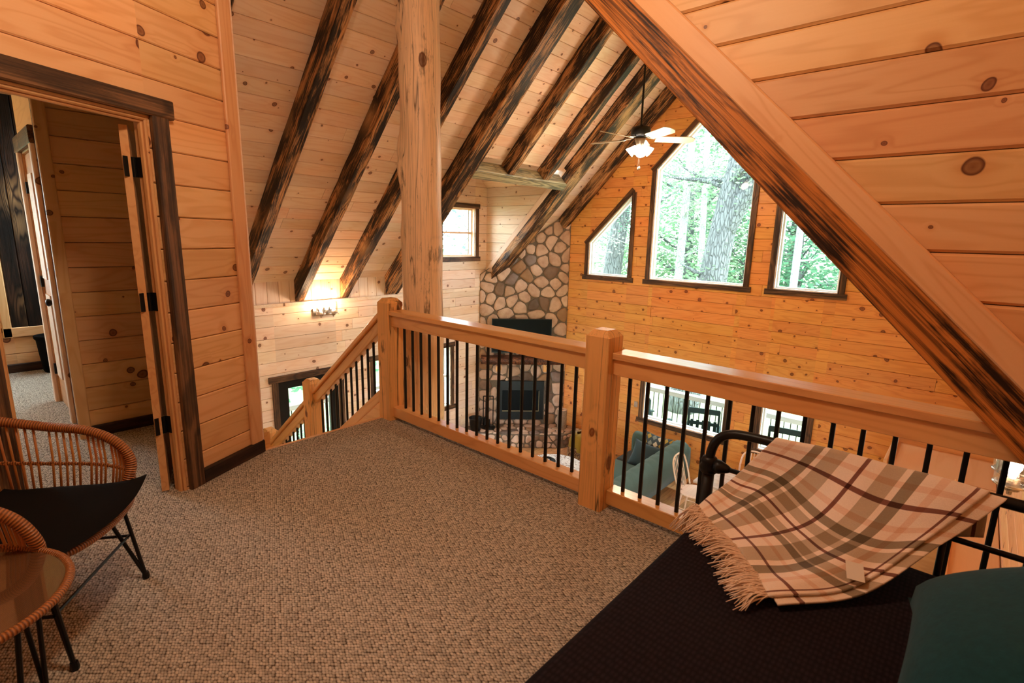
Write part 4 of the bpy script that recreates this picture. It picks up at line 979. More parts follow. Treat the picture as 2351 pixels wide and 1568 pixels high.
nt.links.new(mix(nt, math_(nt, 'GREATER_THAN', dd_, 0.95), cc, (0.05, 0.065, 0.07)), b.inputs['Base Color']); b.inputs['Roughness'].default_value = 0.9; M['leafprint'] = m
pillow('cushion', 'leafprint', None, (-3.60, 7.66, ZF+0.70), 0.48, 0.48, 0.16, eul(1.15, 0.1, 0.1), 'yellow and grey leaf-print cushion in the sofa corner', 'cushion')
pillow('cushion', 'bluecush', None, (-3.66, 7.42, ZF+0.63), 0.46, 0.44, 0.15, eul(1.0, 0.25, 0.35), 'slate blue cushion leaning on the leaf-print one', 'cushion')

# ------------------------------------------------------------------ rug, low table, tray, basket
M['greyrug'] = flat('grey_rug', (0.22, 0.18, 0.15), 1.0, noise_amt=0.5, nscale=60, bumpy=0.4)
o = MB(); o.rbox((-4.75, 6.6, ZF+0.008), (1.5, 2.1, 0.014), 0.004); props(o.build('area_rug', 'greyrug'), 'grey area rug under the speckled low table', 'rug')
lt2 = thing('low_table', (-4.95, 6.55, ZF), 'round low table with a speckled white top beside the sofa', 'table')
TZ = ZF+0.42; tc_ = Vector((-4.74, 6.42, 0))
mb = MB(); ring = []; rng = random.Random(4)
prof = []
for i in range(40):
    a = 2*PI*i/40; prof.append((tc_.x+math.cos(a)*(0.50+rng.uniform(-.006, .006)), tc_.y+math.sin(a)*(0.50+rng.uniform(-.006, .006))))
mb.prism(prof, TZ-0.04, TZ)
def specklemat():
    m, nt, b = newmat('speckled_top'); tc = N(nt, 'ShaderNodeTexCoord'); vo = N(nt, 'ShaderNodeTexVoronoi'); nt.links.new(tc.outputs['Object'], vo.inputs['Vector']); vo.inputs['Scale'].default_value = 42
    sep = N(nt, 'ShaderNodeSeparateColor'); nt.links.new(vo.outputs['Color'], sep.inputs[0])
    nt.links.new(ramp(nt, sep.outputs[0], [(0, (0.75, 0.72, 0.68)), (0.55, (0.5, 0.47, 0.44)), (0.78, (0.28, 0.20, 0.16)), (0.9, (0.85, 0.83, 0.8))], 'CONSTANT'), b.inputs['Base Color']); b.inputs['Roughness'].default_value = 0.5; return m
mb.build('tabletop', specklemat(), lt2)
for i in range(18):
    a = 2*PI*i/18; beam('slat', (tc_.x+.44*math.cos(a), tc_.y+.44*math.sin(a), ZF+0.02), (tc_.x+.44*math.cos(a), tc_.y+.44*math.sin(a), TZ-0.04), 0.05, 0.02, (math.cos(a), math.sin(a), 0), 'casing', lt2)
tr = MB(); tr.lathe((-4.93, 6.42, TZ), [(0.0, 0.004), (0.125, 0.004), (0.145, 0.01), (0.16, 0.045), (0.168, 0.048), (0.165, 0.03), (0.15, 0.0), (0.0, 0.0)], 28); tr = tr.build('tray', 'black', None, True); props(tr, 'round black tray on the speckled low table', 'tray')
for dx, dy, r_, lab in ((-0.05, 0.01, 0.045, 'small clear glass at left in the black tray'), (0.05, -0.02, 0.04, 'small clear glass at right in the black tray')):
    g = MB(); g.lathe((-4.93+dx, 6.42+dy, TZ+0.006), [(r_*0.8, 0), (r_, 0.05), (r_*0.9, 0.08), (r_*0.85, 0.08), (r_*0.9, 0.05), (r_*0.7, 0.005), (0, 0.005)], 16); props(g.build('votive_glass', 'steel', None, True), lab, 'glass')
def basketmat():
    m, nt, b = newmat('woven_seagrass'); tc = N(nt, 'ShaderNodeTexCoord'); br = N(nt, 'ShaderNodeTexVoronoi'); mp = N(nt, 'ShaderNodeMapping'); mp.inputs['Scale'].default_value = (1, 1, 1.8); nt.links.new(tc.outputs['Object'], mp.inputs[0]); nt.links.new(mp.outputs[0], br.inputs['Vector']); br.inputs['Scale'].default_value = 38
    nt.links.new(ramp(nt, br.outputs['Distance'], [(0.2, (0.55, 0.33, 0.14)), (0.6, (0.16, 0.07, 0.03))]), b.inputs['Base Color']); bump(nt, b, br.outputs['Distance'], 0.8, 0.01); b.inputs['Roughness'].default_value = 0.8; return m
M['basket'] = basketmat()
bk = MB(); bk.rbox((-5.1, 7.72, ZF+0.15), (0.42, 0.42, 0.3), 0.03, 0.3); props(bk.build('storage_basket', 'basket'), 'square woven basket by the hearth', 'basket')
V_ = []; F_ = []; nn = 20; rng = random.Random(9)
for i in range(nn+1):
    a = 2*PI*i/nn
    for j in range(7):
        t = j/6; r_ = (0.23+0.03*math.sin(a*5)+0.02*math.sin(a*9+1))*math.cos(t*PI/2*0.96)**0.35; V_.append((-5.1+r_*math.cos(a), 7.72+r_*math.sin(a), ZF+0.22+0.33*math.sin(t*PI/2)+0.02*math.sin(a*4+t*6)))
for i in range(nn):
    for j in range(6): a = i*7+j; F_.append((a, a+7, a+8, a+1))
th_ = mesh('throw_blanket', V_, F_, fabric('mustard_knit', (0.30, 0.17, 0.012), 60), None, None, True); props(th_, 'mustard yellow throw bundled in the woven basket', 'blanket')

# ------------------------------------------------------------------ dining table and spindle chairs
dt = thing('dining_table', (-1.95, 7.2, ZF), 'pale wood dining table below the loft, partly behind the blanket', 'table')
for k in range(5): beam('table_board', (-2.62, 6.88+0.125*k+0.06, ZF+0.735), (-1.15, 6.88+0.125*k+0.06, ZF+0.735), 0.123, 0.035, (0, 0, 1), wood('greyed_tabletop', (0.62, 0.50, 0.42), (0.42, 0.30, 0.24), rough=0.25, knots=False) if k == 0 else bpy.data.materials['greyed_tabletop'], dt, ch=0.003)
mb = MB(); mb.box((-1.88, 7.19, ZF+0.67), (1.3, 0.48, 0.09)); mb.build('apron', 'pine_pale', dt)
for x in (-2.5, -1.27):
    for y in (6.98, 7.40): mb = MB(); mb.box((x, y, ZF+0.32), (0.07, 0.07, 0.64)); mb.build('leg', 'pine_pale', dt)
def spindle_chair(c, rz, label, group):
    t = thing('spindle_chair', (c[0], c[1], ZF), label, 'chair', group); Rz = Matrix.Rotation(rz, 4, 'Z'); T = Matrix.Translation((c[0], c[1], ZF)) @ Rz
    def bld(mb, nm, m='pine_pale', sm=False): return mb.build(nm, m, t, sm, T)
    mb = MB(); mb.lathe((0, 0, 0.43), [(0.0, 0), (0.19, 0.0), (0.215, 0.015), (0.215, 0.03), (0.20, 0.038), (0.1, 0.028), (0.0, 0.026)], 24); bld(mb, 'seat')
    arc = smoothpath([(-0.19, -0.14, 0.46), (-0.215, -0.20, 0.66), (-0.20, -0.26, 0.86), (-0.12, -0.285, 0.945), (0, -0.29, 0.96), (0.12, -0.285, 0.945), (0.20, -0.26, 0.86), (0.215, -0.20, 0.66), (0.19, -0.14, 0.46)], 5)
    mb = MB(); mb.tube(arc, 0.013, 8); bld(mb, 'bow_back', sm=True)
    for k in range(7):
        x = -0.135+0.045*k; mb = MB(); mb.tube([(x*0.9, -0.165, 0.455), (x, -0.285, 0.945-abs(x)*0.25)], 0.006, 6); bld(mb, 'spindle')
    for sx in (-1, 1):
        for sy_ in (-1, 1): mb = MB(); mb.tube([(sx*0.12, sy_*0.12, 0.44), (sx*0.19, sy_*0.19, 0.0)], 0.015, 8, rfun=lambda t: 0.018-0.006*t); bld(mb, 'leg')
    mb = MB(); mb.tube([(-0.155, -0.155, 0.2), (-0.155, 0.155, 0.2)], 0.008, 6); mb.tube([(0.155, -0.155, 0.2), (0.155, 0.155, 0.2)], 0.008, 6); mb.tube([(-0.155, 0, 0.2), (0.155, 0, 0.2)], 0.008, 6); bld(mb, 'stretcher')
    return t
spindle_chair((-2.70, 7.14), -PI/2, 'pale spindle-back chair at the left end of the dining table', 'spindle chairs around the dining table')
spindle_chair((-2.13, 7.78), PI, 'pale spindle-back chair on the window side of the dining table', 'spindle chairs around the dining table')

# ------------------------------------------------------------------ kitchen units along the right wall
M['ply'] = wood('plywood', (0.74, 0.42, 0.20), (0.62, 0.31, 0.12), knots=False, rings=3)
KZ = -0.56
kc = thing('tall_cabinet', (0.0, 6.27, ZF), 'deep cabinet box in the far corner, its plywood top seen from above', 'cabinet')
beam('top_panel', (-0.012, 5.87, KZ), (-0.012, 6.68, KZ), 0.77, 0.018, (0, 0, 1), 'ply', kc)
mb = MB(); mb.box((-0.005, 6.27, (KZ+ZF)/2-0.01), (0.75, 0.80, KZ-ZF-0.03)); mb.build('carcass', 'pine_clear', kc)
beam('crown_moulding', (-0.44, 6.70, KZ+0.02), (0.37, 6.70, KZ+0.02), 0.05, 0.08, (0, 0, 1), 'pine_rail', kc)
beam('crown_moulding', (-0.42, 5.85, KZ+0.02), (-0.42, 6.72, KZ+0.02), 0.03, 0.08, (0, 0, 1), 'pine_door', kc)
for z0, z1 in ((ZF+0.1, -1.6), (-1.58, -0.66)):
    mb = MB(); mb.box((-0.385, 6.27, (z0+z1)/2), (0.022, 0.76, z1-z0)); dr = mb.build('door', 'pine_clear', kc)
    mb = MB(); mb.box((-0.405, 5.97, (z0+z1)/2), (0.015, 0.015, 0.14)); mb.build('handle', 'black', dr)
uc = thing('upper_cabinet', (0.25, 4.7, -1.3), 'shallow wall cabinet run with a pale plywood top, right of the bed end', 'cabinet')
beam('top_panel', (0.24, 3.6, KZ), (0.24, 5.86, KZ), 0.27, 0.018, (0, 0, 1), 'ply', uc)
mb = MB(); mb.box((0.245, 4.73, KZ-0.39), (0.25, 2.25, 0.75)); mb.build('carcass', 'pine_clear', uc)
beam('crown_moulding', (0.105, 3.58, KZ+0.01), (0.105, 5.84, KZ+0.01), 0.025, 0.06, (0, 0, 1), 'pine_rail', uc)
for k in range(4):
    mb = MB(); yy = 3.61+0.562*k; mb.box((0.108, yy+0.28, KZ-0.40), (0.022, 0.54, 0.70)); dr = mb.build('door', 'pine_clear', uc)
    mb = MB(); mb.box((0.09, yy+0.05, KZ-0.62), (0.015, 0.015, 0.12)); mb.build('handle', 'black', dr)
lc = thing('base_cabinet', (0.08, 4.6, ZF), 'lower kitchen cabinets with a black worktop under the wall cabinets', 'cabinet')
mb = MB(); mb.box((0.055, 4.6, ZF+0.89), (0.63, 2.4, 0.04)); mb.build('worktop', 'black', lc)
mb = MB(); mb.box((0.08, 4.6, ZF+0.435), (0.57, 2.38, 0.87)); mb.build('carcass', 'pine_clear', lc)
for k in range(4):
    mb = MB(); mb.box((-0.21, 3.72+0.59*k, ZF+0.48), (0.02, 0.56, 0.72)); dr = mb.build('door', 'pine_clear', lc)
    mb = MB(); mb.box((-0.228, 3.92+0.59*k, ZF+0.72), (0.015, 0.015, 0.12)); mb.build('handle', 'black', dr)
for i, (dx, h, r_, lab) in enumerate(((0.0, 0.30, 0.035, 'dark bottle at left behind the cabinet crown'), (0.095, 0.27, 0.045, 'stout dark bottle in the middle behind the cabinet crown'), (0.19, 0.16, 0.035, 'short dark jar at right behind the cabinet crown'))):
    mb = MB(); mb.lathe((-0.08+dx, 8.2, -1.20), [(r_, 0), (r_, h*0.6), (r_*0.5, h*0.78), (r_*0.45, h)], 12); props(mb.build('bottle', 'black_matte', None, True), lab, 'bottle', 'dark bottles on the far shelf')
o = beam('wall_shelf', (-0.22, 8.27, -1.215), (0.22, 8.27, -1.215), 0.3, 0.03, (0, 0, 1), 'casing'); props(o, 'short shelf in the far right corner holding dark bottles', 'shelf')
sw = MB(); sw.box((-4.42, YG-0.008, -1.50), (0.07, 0.012, 0.11)); props(sw.build('switch_plate', 'steel'), 'small metal outlet plate left of the wide lower window', 'switch')

# ------------------------------------------------------------------ rattan chair
M['rattan'] = wood('rattan_cane', (0.50, 0.20, 0.055), (0.30, 0.10, 0.02), knots=False, rings=2, rough=0.38)
def wrapmat():
    m, nt, b = newmat('rattan_wrap'); tc = N(nt, 'ShaderNodeTexCoord'); uvn = N(nt, 'ShaderNodeUVMap'); s_ = N(nt, 'ShaderNodeSeparateXYZ'); nt.links.new(uvn.outputs[0], s_.inputs[0])
    wv = math_(nt, 'MULTIPLY_ADD', math_(nt, 'SINE', math_(nt, 'MULTIPLY', s_.outputs[0], 6.283*110)), 0.5, 0.5)
    n = noise(nt, tc.outputs['Object'], 30, 2)
    c = mix(nt, math_(nt, 'POWER', wv, 2.0), mix(nt, n, (0.50, 0.19, 0.05), (0.38, 0.13, 0.03)), (0.12, 0.035, 0.01)); nt.links.new(c, b.inputs['Base Color'])
    b.inputs['Roughness'].default_value = 0.4; bump(nt, b, math_(nt, 'SUBTRACT', 1.0, wv), 0.7, 0.004); return m
M['wrap'] = wrapmat()
def tube_uv(name, pts, r, m, parent, n=10, rfun=None, T=None):
    mb = MB(); mb.tube(pts, r, n, rfun=rfun); L_ = 0; acc = [0]
    P_ = [Vector(p) for p in pts]
    for a, b in zip(P_, P_[1:]): L_ += (b-a).length; acc.append(L_)
    uvs = [(acc[i//n], (i % n)/n) for i in range(len(mb.v))]
    return mesh(name, mb.v, mb.f, m, parent, T, True, uvs)
FA = Vector((0.6, 0.8, 0)); SA = Vector((-0.8, 0.6, 0)); C0 = Vector((-2.33, 0.29, 0))
rc = thing('rattan_chair', C0-FA*0.25, 'rattan tub chair with curved wicker arms and black wire legs', 'chair')
CT = Matrix(((SA.x, FA.x, 0, C0.x), (SA.y, FA.y, 0, C0.y), (0, 0, 1, 0), (0, 0, 0, 1)))   # local x: far side, y: forward, z up
def cp_(x, y, z): return CT @ Vector((x, y, z))
ZS = 0.42
seatring = smoothpath([(-0.25, -0.04, ZS), (-0.17, 0.035, ZS-.005), (0.0, 0.055, ZS-.01), (0.17, 0.035, ZS-.005), (0.25, -0.04, ZS), (0.275, -0.24, ZS), (0.22, -0.44, ZS), (0, -0.52, ZS), (-0.22, -0.44, ZS), (-0.275, -0.24, ZS)], 6, True)
tube_uv('seat_frame', [cp_(*p) for p in seatring]+[cp_(*seatring[0])], 0.013, 'wrap', rc)
mb = MB(); mb.prism([tuple(cp_(*p).xy) for p in seatring][::1], ZS-0.012, ZS-0.004); mb.build('seat_panel', 'rattan', rc)
rim = smoothpath([(0.262, -0.03, ZS), (0.295, -0.01, ZS+0.10), (0.305, -0.06, ZS+0.19), (0.315, -0.17, ZS+0.245), (0.325, -0.34, ZS+0.27), (0.27, -0.52, ZS+0.33), (0.12, -0.62, ZS+0.42), (0, -0.64, ZS+0.44), (-0.12, -0.62, ZS+0.42), (-0.27, -0.52, ZS+0.33), (-0.325, -0.34, ZS+0.27), (-0.315, -0.17, ZS+0.245), (-0.305, -0.06, ZS+0.19), (-0.295, -0.01, ZS+0.10), (-0.262, -0.03, ZS)], 7)
tube_uv('arm_rim', [cp_(*p) for p in rim], 0.0195, 'wrap', rc, 12)
# stakes between seat frame and rim + middle band
nb = len(rim); band = []
for k in range(74):
    t = 0.05+0.90*k/73; top = rim[int(t*(nb-1))]
    a = math.atan2(top.y+0.24, top.x); base = Vector((0.262*math.cos(a), -0.24+0.262*math.sin(a), ZS))
    if abs(a) < 0.95 or abs(a) > PI-0.95: base = Vector((math.copysign(0.268, top.x), top.y*0.92-0.0, ZS))
    if k % 1 == 0:
        mid = (top+base)/2+Vector((top.x, top.y+0.24, 0)).normalized()*0.012
        tube_uv('wicker_stake', [cp_(*base), cp_(*mid), cp_(*top)], 0.0045, 'rattan', rc, 6)
        band.append(base+(top-base)*0.42+Vector((top.x, top.y+0.24, 0)).normalized()*0.012)
for off in (0.006, -0.006):
    tube_uv('wicker_band', [cp_(p.x, p.y, p.z+off*(1 if i % 2 else -1)) for i, p in enumerate(band)], 0.006, 'wrap', rc, 6)
for sx in (-1, 1):
    q = cp_(sx*0.235, -0.045, ZS-0.01); f_ = cp_(sx*0.255, 0.0, 0.0)+FA*0.0
    f_ = Vector((-2.52, 0.449, 0.012)) if sx > 0 else Vector((-2.125, 0.148, 0.012))
    mid = cp_(sx*0.18, -0.10, ZS-0.01)
    for st_ in (q+Vector((0, 0, 0)), mid):
        mb = MB(); mb.tube([st_, f_], 0.0075, 8); mb.build('leg', 'black', rc)
    mb = MB(); mb.lathe((f_.x, f_.y, 0.0), [(0.013, 0), (0.015, 0.01), (0.012, 0.03)], 10); mb.build('foot', 'black', rc)
    bk_ = cp_(sx*0.24, -0.50, 0.012)
    for st_ in (cp_(sx*0.23, -0.36, ZS-0.01), cp_(sx*0.15, -0.42, ZS-.01)): mb = MB(); mb.tube([st_, bk_], 0.0075, 8); mb.build('leg', 'black', rc)
h1, h2 = cp_(0.245, -0.03, 0.21), cp_(-0.245, -0.03, 0.21); g1, g2 = cp_(0.235, -0.44, 0.21), cp_(-0.235, -0.44, 0.21)
mb = MB()
for a, b_ in ((h1, h2), (h1, g1), (h2, g2), (g1, g2)): mb.tube([a, b_], 0.006, 6)
mb.build('leg_brace', 'black', rc)
# seat cushion (rests on the chair: a thing of its own)
V_ = []; F_ = []; nn = 18
for side in (1, -1):
    for i in range(nn+1):
        for j in range(nn+1):
            u, v = -1+2*i/nn, -1+2*j/nn; e = max(0, 1-abs(u)**4)*max(0, 1-abs(v)**4)
            wv = 0.245*(1+0.10*max(0, v)**3)-0.03*max(0, -v)**2; dv = 0.245
            bow = 0.05*(1-u*u)*(1 if v > 0 else 0)*v
            V_.append((u*wv*(1+0.10*abs(v)**4*abs(u)**4)*1.03, -0.205+v*dv+0.045*(1-u*u)*max(0, v), ZS+0.028+side*0.024*e**0.4+0.012*(abs(u)*abs(v))**4))
s_n = (nn+1)**2
for side in range(2):
    for i in range(nn):
        for j in range(nn): a = side*s_n+i*(nn+1)+j; f = (a, a+1, a+nn+2, a+nn+1); F_.append(f if not side else f[::-1])
sc_ = mesh('seat_cushion_pad', [cp_(*p) for p in V_], F_, 'black_matte', None, None, True); props(sc_, 'black square seat cushion lying on the rattan chair', 'cushion')

# ------------------------------------------------------------------ rattan side table with glass top
tcx, tcy, tz, tr_ = -1.935, -0.115, 0.50, 0.275
rtb = thing('rattan_table', (tcx, tcy, 0), 'round rattan side table with a glass top and thin black legs', 'table')
def canemat():
    m, nt, b = newmat('cane_weave'); tc = N(nt, 'ShaderNodeTexCoord'); mp = N(nt, 'ShaderNodeMapping'); mp.inputs['Rotation'].default_value = (0, 0, 0.35); mp.inputs['Scale'].default_value = (55, 110, 1); nt.links.new(tc.outputs['Object'], mp.inputs[0])
    ck = N(nt, 'ShaderNodeTexBrick'); nt.links.new(mp.outputs[0], ck.inputs[0]); ck.inputs['Scale'].default_value = 1.0; ck.inputs['Color1'].default_value = (0.30, 0.13, 0.035, 1); ck.inputs['Color2'].default_value = (0.24, 0.10, 0.028, 1); ck.inputs['Mortar'].default_value = (0.07, 0.03, 0.012, 1)
    ck.inputs['Mortar Size'].default_value = 0.10; nt.links.new(ck.outputs[0], b.inputs['Base Color']); b.inputs['Roughness'].default_value = 0.5; bump(nt, b, ck.outputs[1], -0.4, 0.002); return m
mb = MB(); mb.lathe((tcx, tcy, tz-0.016), [(0, 0), (tr_-0.012, 0), (tr_-0.012, 0.008), (0, 0.008)], 48); mb.build('woven_top', canemat(), rtb)
ringp = [(tcx+tr_*math.cos(2*PI*i/48), tcy+tr_*math.sin(2*PI*i/48), tz-0.012) for i in range(49)]
tube_uv('cane_rim', ringp, 0.012, 'wrap', rtb, 10)
mb = MB(); mb.lathe((tcx, tcy, tz-0.006), [(0, 0), (tr_-0.006, 0), (tr_-0.006, 0.006), (0, 0.006)], 48); mb.build('glass_top', 'glass', rtb)
for k in range(4):
    a = math.radians(30+90*k); d = Vector((math.cos(a), math.sin(a), 0)); s_ = Vector((-d.y, d.x, 0)); ft_ = Vector((tcx, tcy, 0.0))+d*0.21
    for sg in (-1, 1): mb = MB(); mb.tube([Vector((tcx, tcy, tz-0.02))+d*0.20+s_*0.05*sg, ft_+Vector((0, 0, 0.008))], 0.007, 8); mb.build('leg', 'black', rtb)

# ------------------------------------------------------------------ daybed
db = thing('daybed', (0.0, 0.9, 0), 'black tubular metal bed with its head end at the railing', 'bed')
def tb_(pts, r, nm='tube', n=12, sm=True): mb = MB(); mb.tube(pts, r, n); return mb.build(nm, 'black', db, sm)
HY_ = 2.03
arch = smoothpath([(-0.715, HY_, 0.60), (-0.712, HY_, 0.66), (-0.695, HY_, 0.712), (-0.655, HY_, 0.748), (-0.59, HY_, 0.762), (-0.45, HY_, 0.765), (-0.2, HY_, 0.765), (0.3, HY_, 0.765), (0.62, HY_, 0.762), (0.70, HY_, 0.745), (0.728, HY_, 0.70), (0.73, HY_, 0.60)], 8)
tb_(arch, 0.0185, 'head_tube', 14)
for x in (-0.715, 0.73):
    tb_([(x, HY_, 0.0), (x, HY_, 0.60)], 0.024, 'leg', 14)
    mb = MB(); mb.lathe((x, HY_, 0.565), [(0.024, 0), (0.036, 0.012), (0.038, 0.03), (0.030, 0.045), (0.034, 0.055), (0.028, 0.07), (0.02, 0.075)], 16); mb.build('post_casting', 'black', db, True)
mb = MB(); mb.lathe((-0.690, HY_, 0.605), [(0.03, 0), (0.028, 0.02), (0.016, 0.05), (0.010, 0.06)], 12, (1, 0, 0)); mb.build('bar_casting', 'black', db, True)
tb_([(-0.715, HY_, 0.605), (0.73, HY_, 0.605)], 0.0095, 'cross_bar'); tb_([(-0.715, HY_, 0.30), (0.73, HY_, 0.30)], 0.0125, 'cross_bar')
for k in range(6): x = -0.55+0.195*k; tb_([(x, HY_, 0.30), (x, HY_, 0.605)], 0.0095, 'spindle', 8)
for x in (-0.64, 0.68): tb_([(x, HY_, 0.24), (x, -0.35, 0.24)], 0.02, 'side_rail', 8)
for x in (-0.64, 0.68): tb_([(x, -0.36, 0), (x, -0.36, 0.55)], 0.022, 'leg', 10)
def matmat():
    m, nt, b = newmat('dark_waffle_cover'); tc = N(nt, 'ShaderNodeTexCoord'); vo = N(nt, 'ShaderNodeTexVoronoi'); mp = N(nt, 'ShaderNodeMapping'); mp.inputs['Scale'].default_value = (1.0, 0.55, 1); nt.links.new(tc.outputs['Object'], mp.inputs[0]); nt.links.new(mp.outputs[0], vo.inputs['Vector']); vo.inputs['Scale'].default_value = 85; vo.inputs['Randomness'].default_value = 0.25
    nt.links.new(ramp(nt, vo.outputs['Distance'], [(0.1, (0.020, 0.012, 0.015)), (0.55, (0.008, 0.005, 0.006))]), b.inputs['Base Color']); b.inputs['Roughness'].default_value = 0.95; b.inputs['Specular IOR Level'].default_value = 0.1; bump(nt, b, vo.outputs['Distance'], -0.7, 0.006); return m
mb = MB(); mb.box((0, 0, 0), (1.36, 2.36, 0.24)); mt = mb.build('mattress', matmat(), None, True, Matrix.Translation((0.018, 0.82, 0.375)))
bv = mt.modifiers.new('round', 'BEVEL'); bv.width = 0.045; bv.segments = 5; props(mt, 'mattress in a dark plum waffle cover on the black bed', 'mattress')

# ------------------------------------------------------------------ plaid blanket draped over the head tube
def plaid():
    m, nt, b = newmat('plaid_wool'); uvn = N(nt, 'ShaderNodeUVMap'); s_ = N(nt, 'ShaderNodeSeparateXYZ'); nt.links.new(uvn.outputs[0], s_.inputs[0])
    W_ = (1, 1, 1); tan_ = (0.57, 0.53, 0.45); ol_ = (0.33, 0.31, 0.25); br_ = (0.24, 0.12, 0.10); pk_ = (0.92, 0.78, 0.70)
    def stripes(fac, lst):
        st_ = [(0.0, W_)]
        for p, w_, c in lst: st_ += [(p-w_/2, c), (p+w_/2, W_)]
        return ramp(nt, fac, st_, 'CONSTANT')
    # s: across (stripes running towards the fringe);  t: along
    A = stripes(s_.outputs[0], [(0.10, 0.03, pk_), (0.235, 0.055, ol_), (0.335, 0.085, tan_), (0.465, 0.022, br_), (0.595, 0.10, tan_), (0.715, 0.065, ol_), (0.83, 0.04, pk_), (0.955, 0.014, br_)])
    B = stripes(s_.outputs[1], [(0.105, 0.022, br_), (0.215, 0.03, pk_), (0.315, 0.05, ol_), (0.385, 0.06, tan_), (0.47, 0.020, br_), (0.555, 0.075, tan_), (0.645, 0.055, ol_), (0.74, 0.03, pk_), (0.845, 0.022, br_), (0.93, 0.03, pk_)])
    tc = N(nt, 'ShaderNodeTexCoord'); n = noise(nt, tc.outputs['Object'], 260, 2, 0.7)
    c = mix(nt, 1.0, mix(nt, 1.0, A, B, 'MULTIPLY'), mix(nt, n, (0.78, 0.60, 0.48), (0.94, 0.77, 0.63)), 'MULTIPLY')
    nt.links.new(c, b.inputs['Base Color']); b.inputs['Roughness'].default_value = 1.0; b.inputs['Specular IOR Level'].default_value = 0.1; b.inputs['Sheen Weight'].default_value = 0.4
    bump(nt, b, n, 0.5, 0.002); return m
G = [[(-0.655, 1.80, .520), (-0.625, 1.93, .555), (-0.555, 2.00, .66), (-0.475, 2.012, .782), (-0.465, 2.05, .76), (-0.46, 2.062, .60)],
     [(-0.586, 1.733, .517), (-0.51, 1.88, .555), (-0.411, 1.975, .65), (-0.325, 2.012, .792), (-0.32, 2.05, .765), (-0.31, 2.062, .55)],
     [(-0.475, 1.654, .515), (-0.354, 1.759, .54), (-0.25, 1.865, .61), (-0.165, 2.010, .790), (-0.16, 2.05, .765), (-0.15, 2.062, .55)],
     [(-0.37, 1.537, .515), (-0.243, 1.658, .535), (-0.130, 1.83, .61), (-0.03, 2.010, .788), (-0.025, 2.05, .765), (-0.02, 2.062, .55)],
     [(-0.31, 1.456, .514), (-0.141, 1.65, .53), (-0.005, 1.875, .63), (0.112, 2.012, .783), (0.12, 2.05, .76), (0.125, 2.062, .60)]]
TT = [0, 0.34, 0.68, 1.0, 1.05, 1.35]
def cr1(a, b, c, d, t): return 0.5*((2*b)+(c-a)*t+(2*a-5*b+4*c-d)*t*t+(3*b-a-3*c+d)*t**3)
def surf(s, t):
    def row(r_):
        P_ = [Vector(p) for p in r_]; x = 0
        for i in range(len(TT)-1):
            if t >= TT[i]: x = i
        f_ = (t-TT[x])/(TT[x+1]-TT[x]); a = P_[x-1] if x else P_[0]*2-P_[1]; d = P_[x+2] if x+2 < len(P_) else P_[-1]*2-P_[-2]
        if x >= 3: return P_[x].lerp(P_[x+1], f_)
        if x == 2: d = P_[3]*2-P_[2]
        return cr1(a, P_[x], P_[x+1], d, f_)
    rr = [row(r_) for r_ in G]; k = min(int(s*4), 3); f_ = s*4-k
    a = rr[k-1] if k else rr[0]*2-rr[1]; d = rr[k+2] if k+2 < 5 else rr[4]*2-rr[3]
    return cr1(a, rr[k], rr[k+1], d, f_)
def cloth(name, m, s0, s1, t0, t1, lift, ns=60, nt_=80, parent=None):
    V_ = []; uv = []; F_ = []
    for i in range(ns+1):
        for j in range(nt_+1):
            s_, t = s0+(s1-s0)*i/ns, t0+(t1-t0)*j/nt_; p = surf(min(max(s_, 0), 1), t)
            if s_ > 1: p = p+(surf(1, t)-surf(0.97, t))/0.03*(s_-1)
            wr = 0.006*math.sin(s_*23+t*5)*max(0, 1-t)+0.005*math.sin(t*9+s_*14)*(1 if t < 1 else 0.3)
            p = p+Vector((0, -0.5, 0.85))*(wr*min(1, t*4+0.3))+Vector((0, -0.4, 0.9))*lift
            V_.append(p); uv.append((s_, t))
    for i in range(ns):
        for j in range(nt_): a = i*(nt_+1)+j; F_.append((a, a+nt_+1, a+nt_+2, a+1))
    o = mesh(name, V_, F_, m, parent, None, True, uv); so = o.modifiers.new('thick', 'SOLIDIFY'); so.thickness = 0.006; so.offset = 1; return o
pm = plaid()
bk2 = cloth('plaid_blanket', pm, 0.0, 1.0, 0.0, 1.32, 0.009); props(bk2, 'cream, tan and brown plaid blanket draped over the black bed end', 'blanket')
cloth('lower_fold', pm, 0.55, 1.07, 0.02, 1.02, -0.002, parent=bk2)
# fringe
fm = fabric('fringe_wool', (0.80, 0.58, 0.42), 200, 0.2); fr_ = MB(); rng = random.Random(3)
for k in range(430):
    s_ = (k % 215)/214; p = surf(s_, 0.0)+Vector((0, 0, 0.008)); d = (surf(s_, 0.0)-surf(s_, 0.12)); d.z = 0; d.normalize()
    d = (d+Vector((rng.uniform(-.45, .45)-0.1, rng.uniform(-.35, .35), 0))).normalized(); L_ = rng.uniform(0.05, 0.12)
    z1 = 0.503 if p.x+d.x*L_ > -0.655 else 0.47
    mid = p+d*L_*0.5+Vector((rng.uniform(-.008, .008), rng.uniform(-.008, .008), rng.uniform(.0, .012))); e = p+d*L_+Vector((rng.uniform(-.012, .012), rng.uniform(-.012, .012), 0)); e.z = z1+rng.uniform(0, .008)
    fr_.tube(smoothpath([p-d*0.01, mid, e], 3), 0.0022, 5, rfun=lambda t: 0.0028-0.0014*t)
fo = fr_.build('fringe', fm, bk2, True); fo['kind'] = 'stuff'
tg = MB(); tp = surf(0.93, 0.40)+Vector((-0.0, -0.01, 0.03)); tgm = eul(0.55, 0.05, 0.35)
tg.box((0, 0, 0), (0.045, 0.055, 0.0012)); to = tg.build('care_tag', flat('tag_white', (0.8, 0.72, 0.62), 0.6), bk2, False, Matrix.Translation(tp) @ tgm.to_4x4())
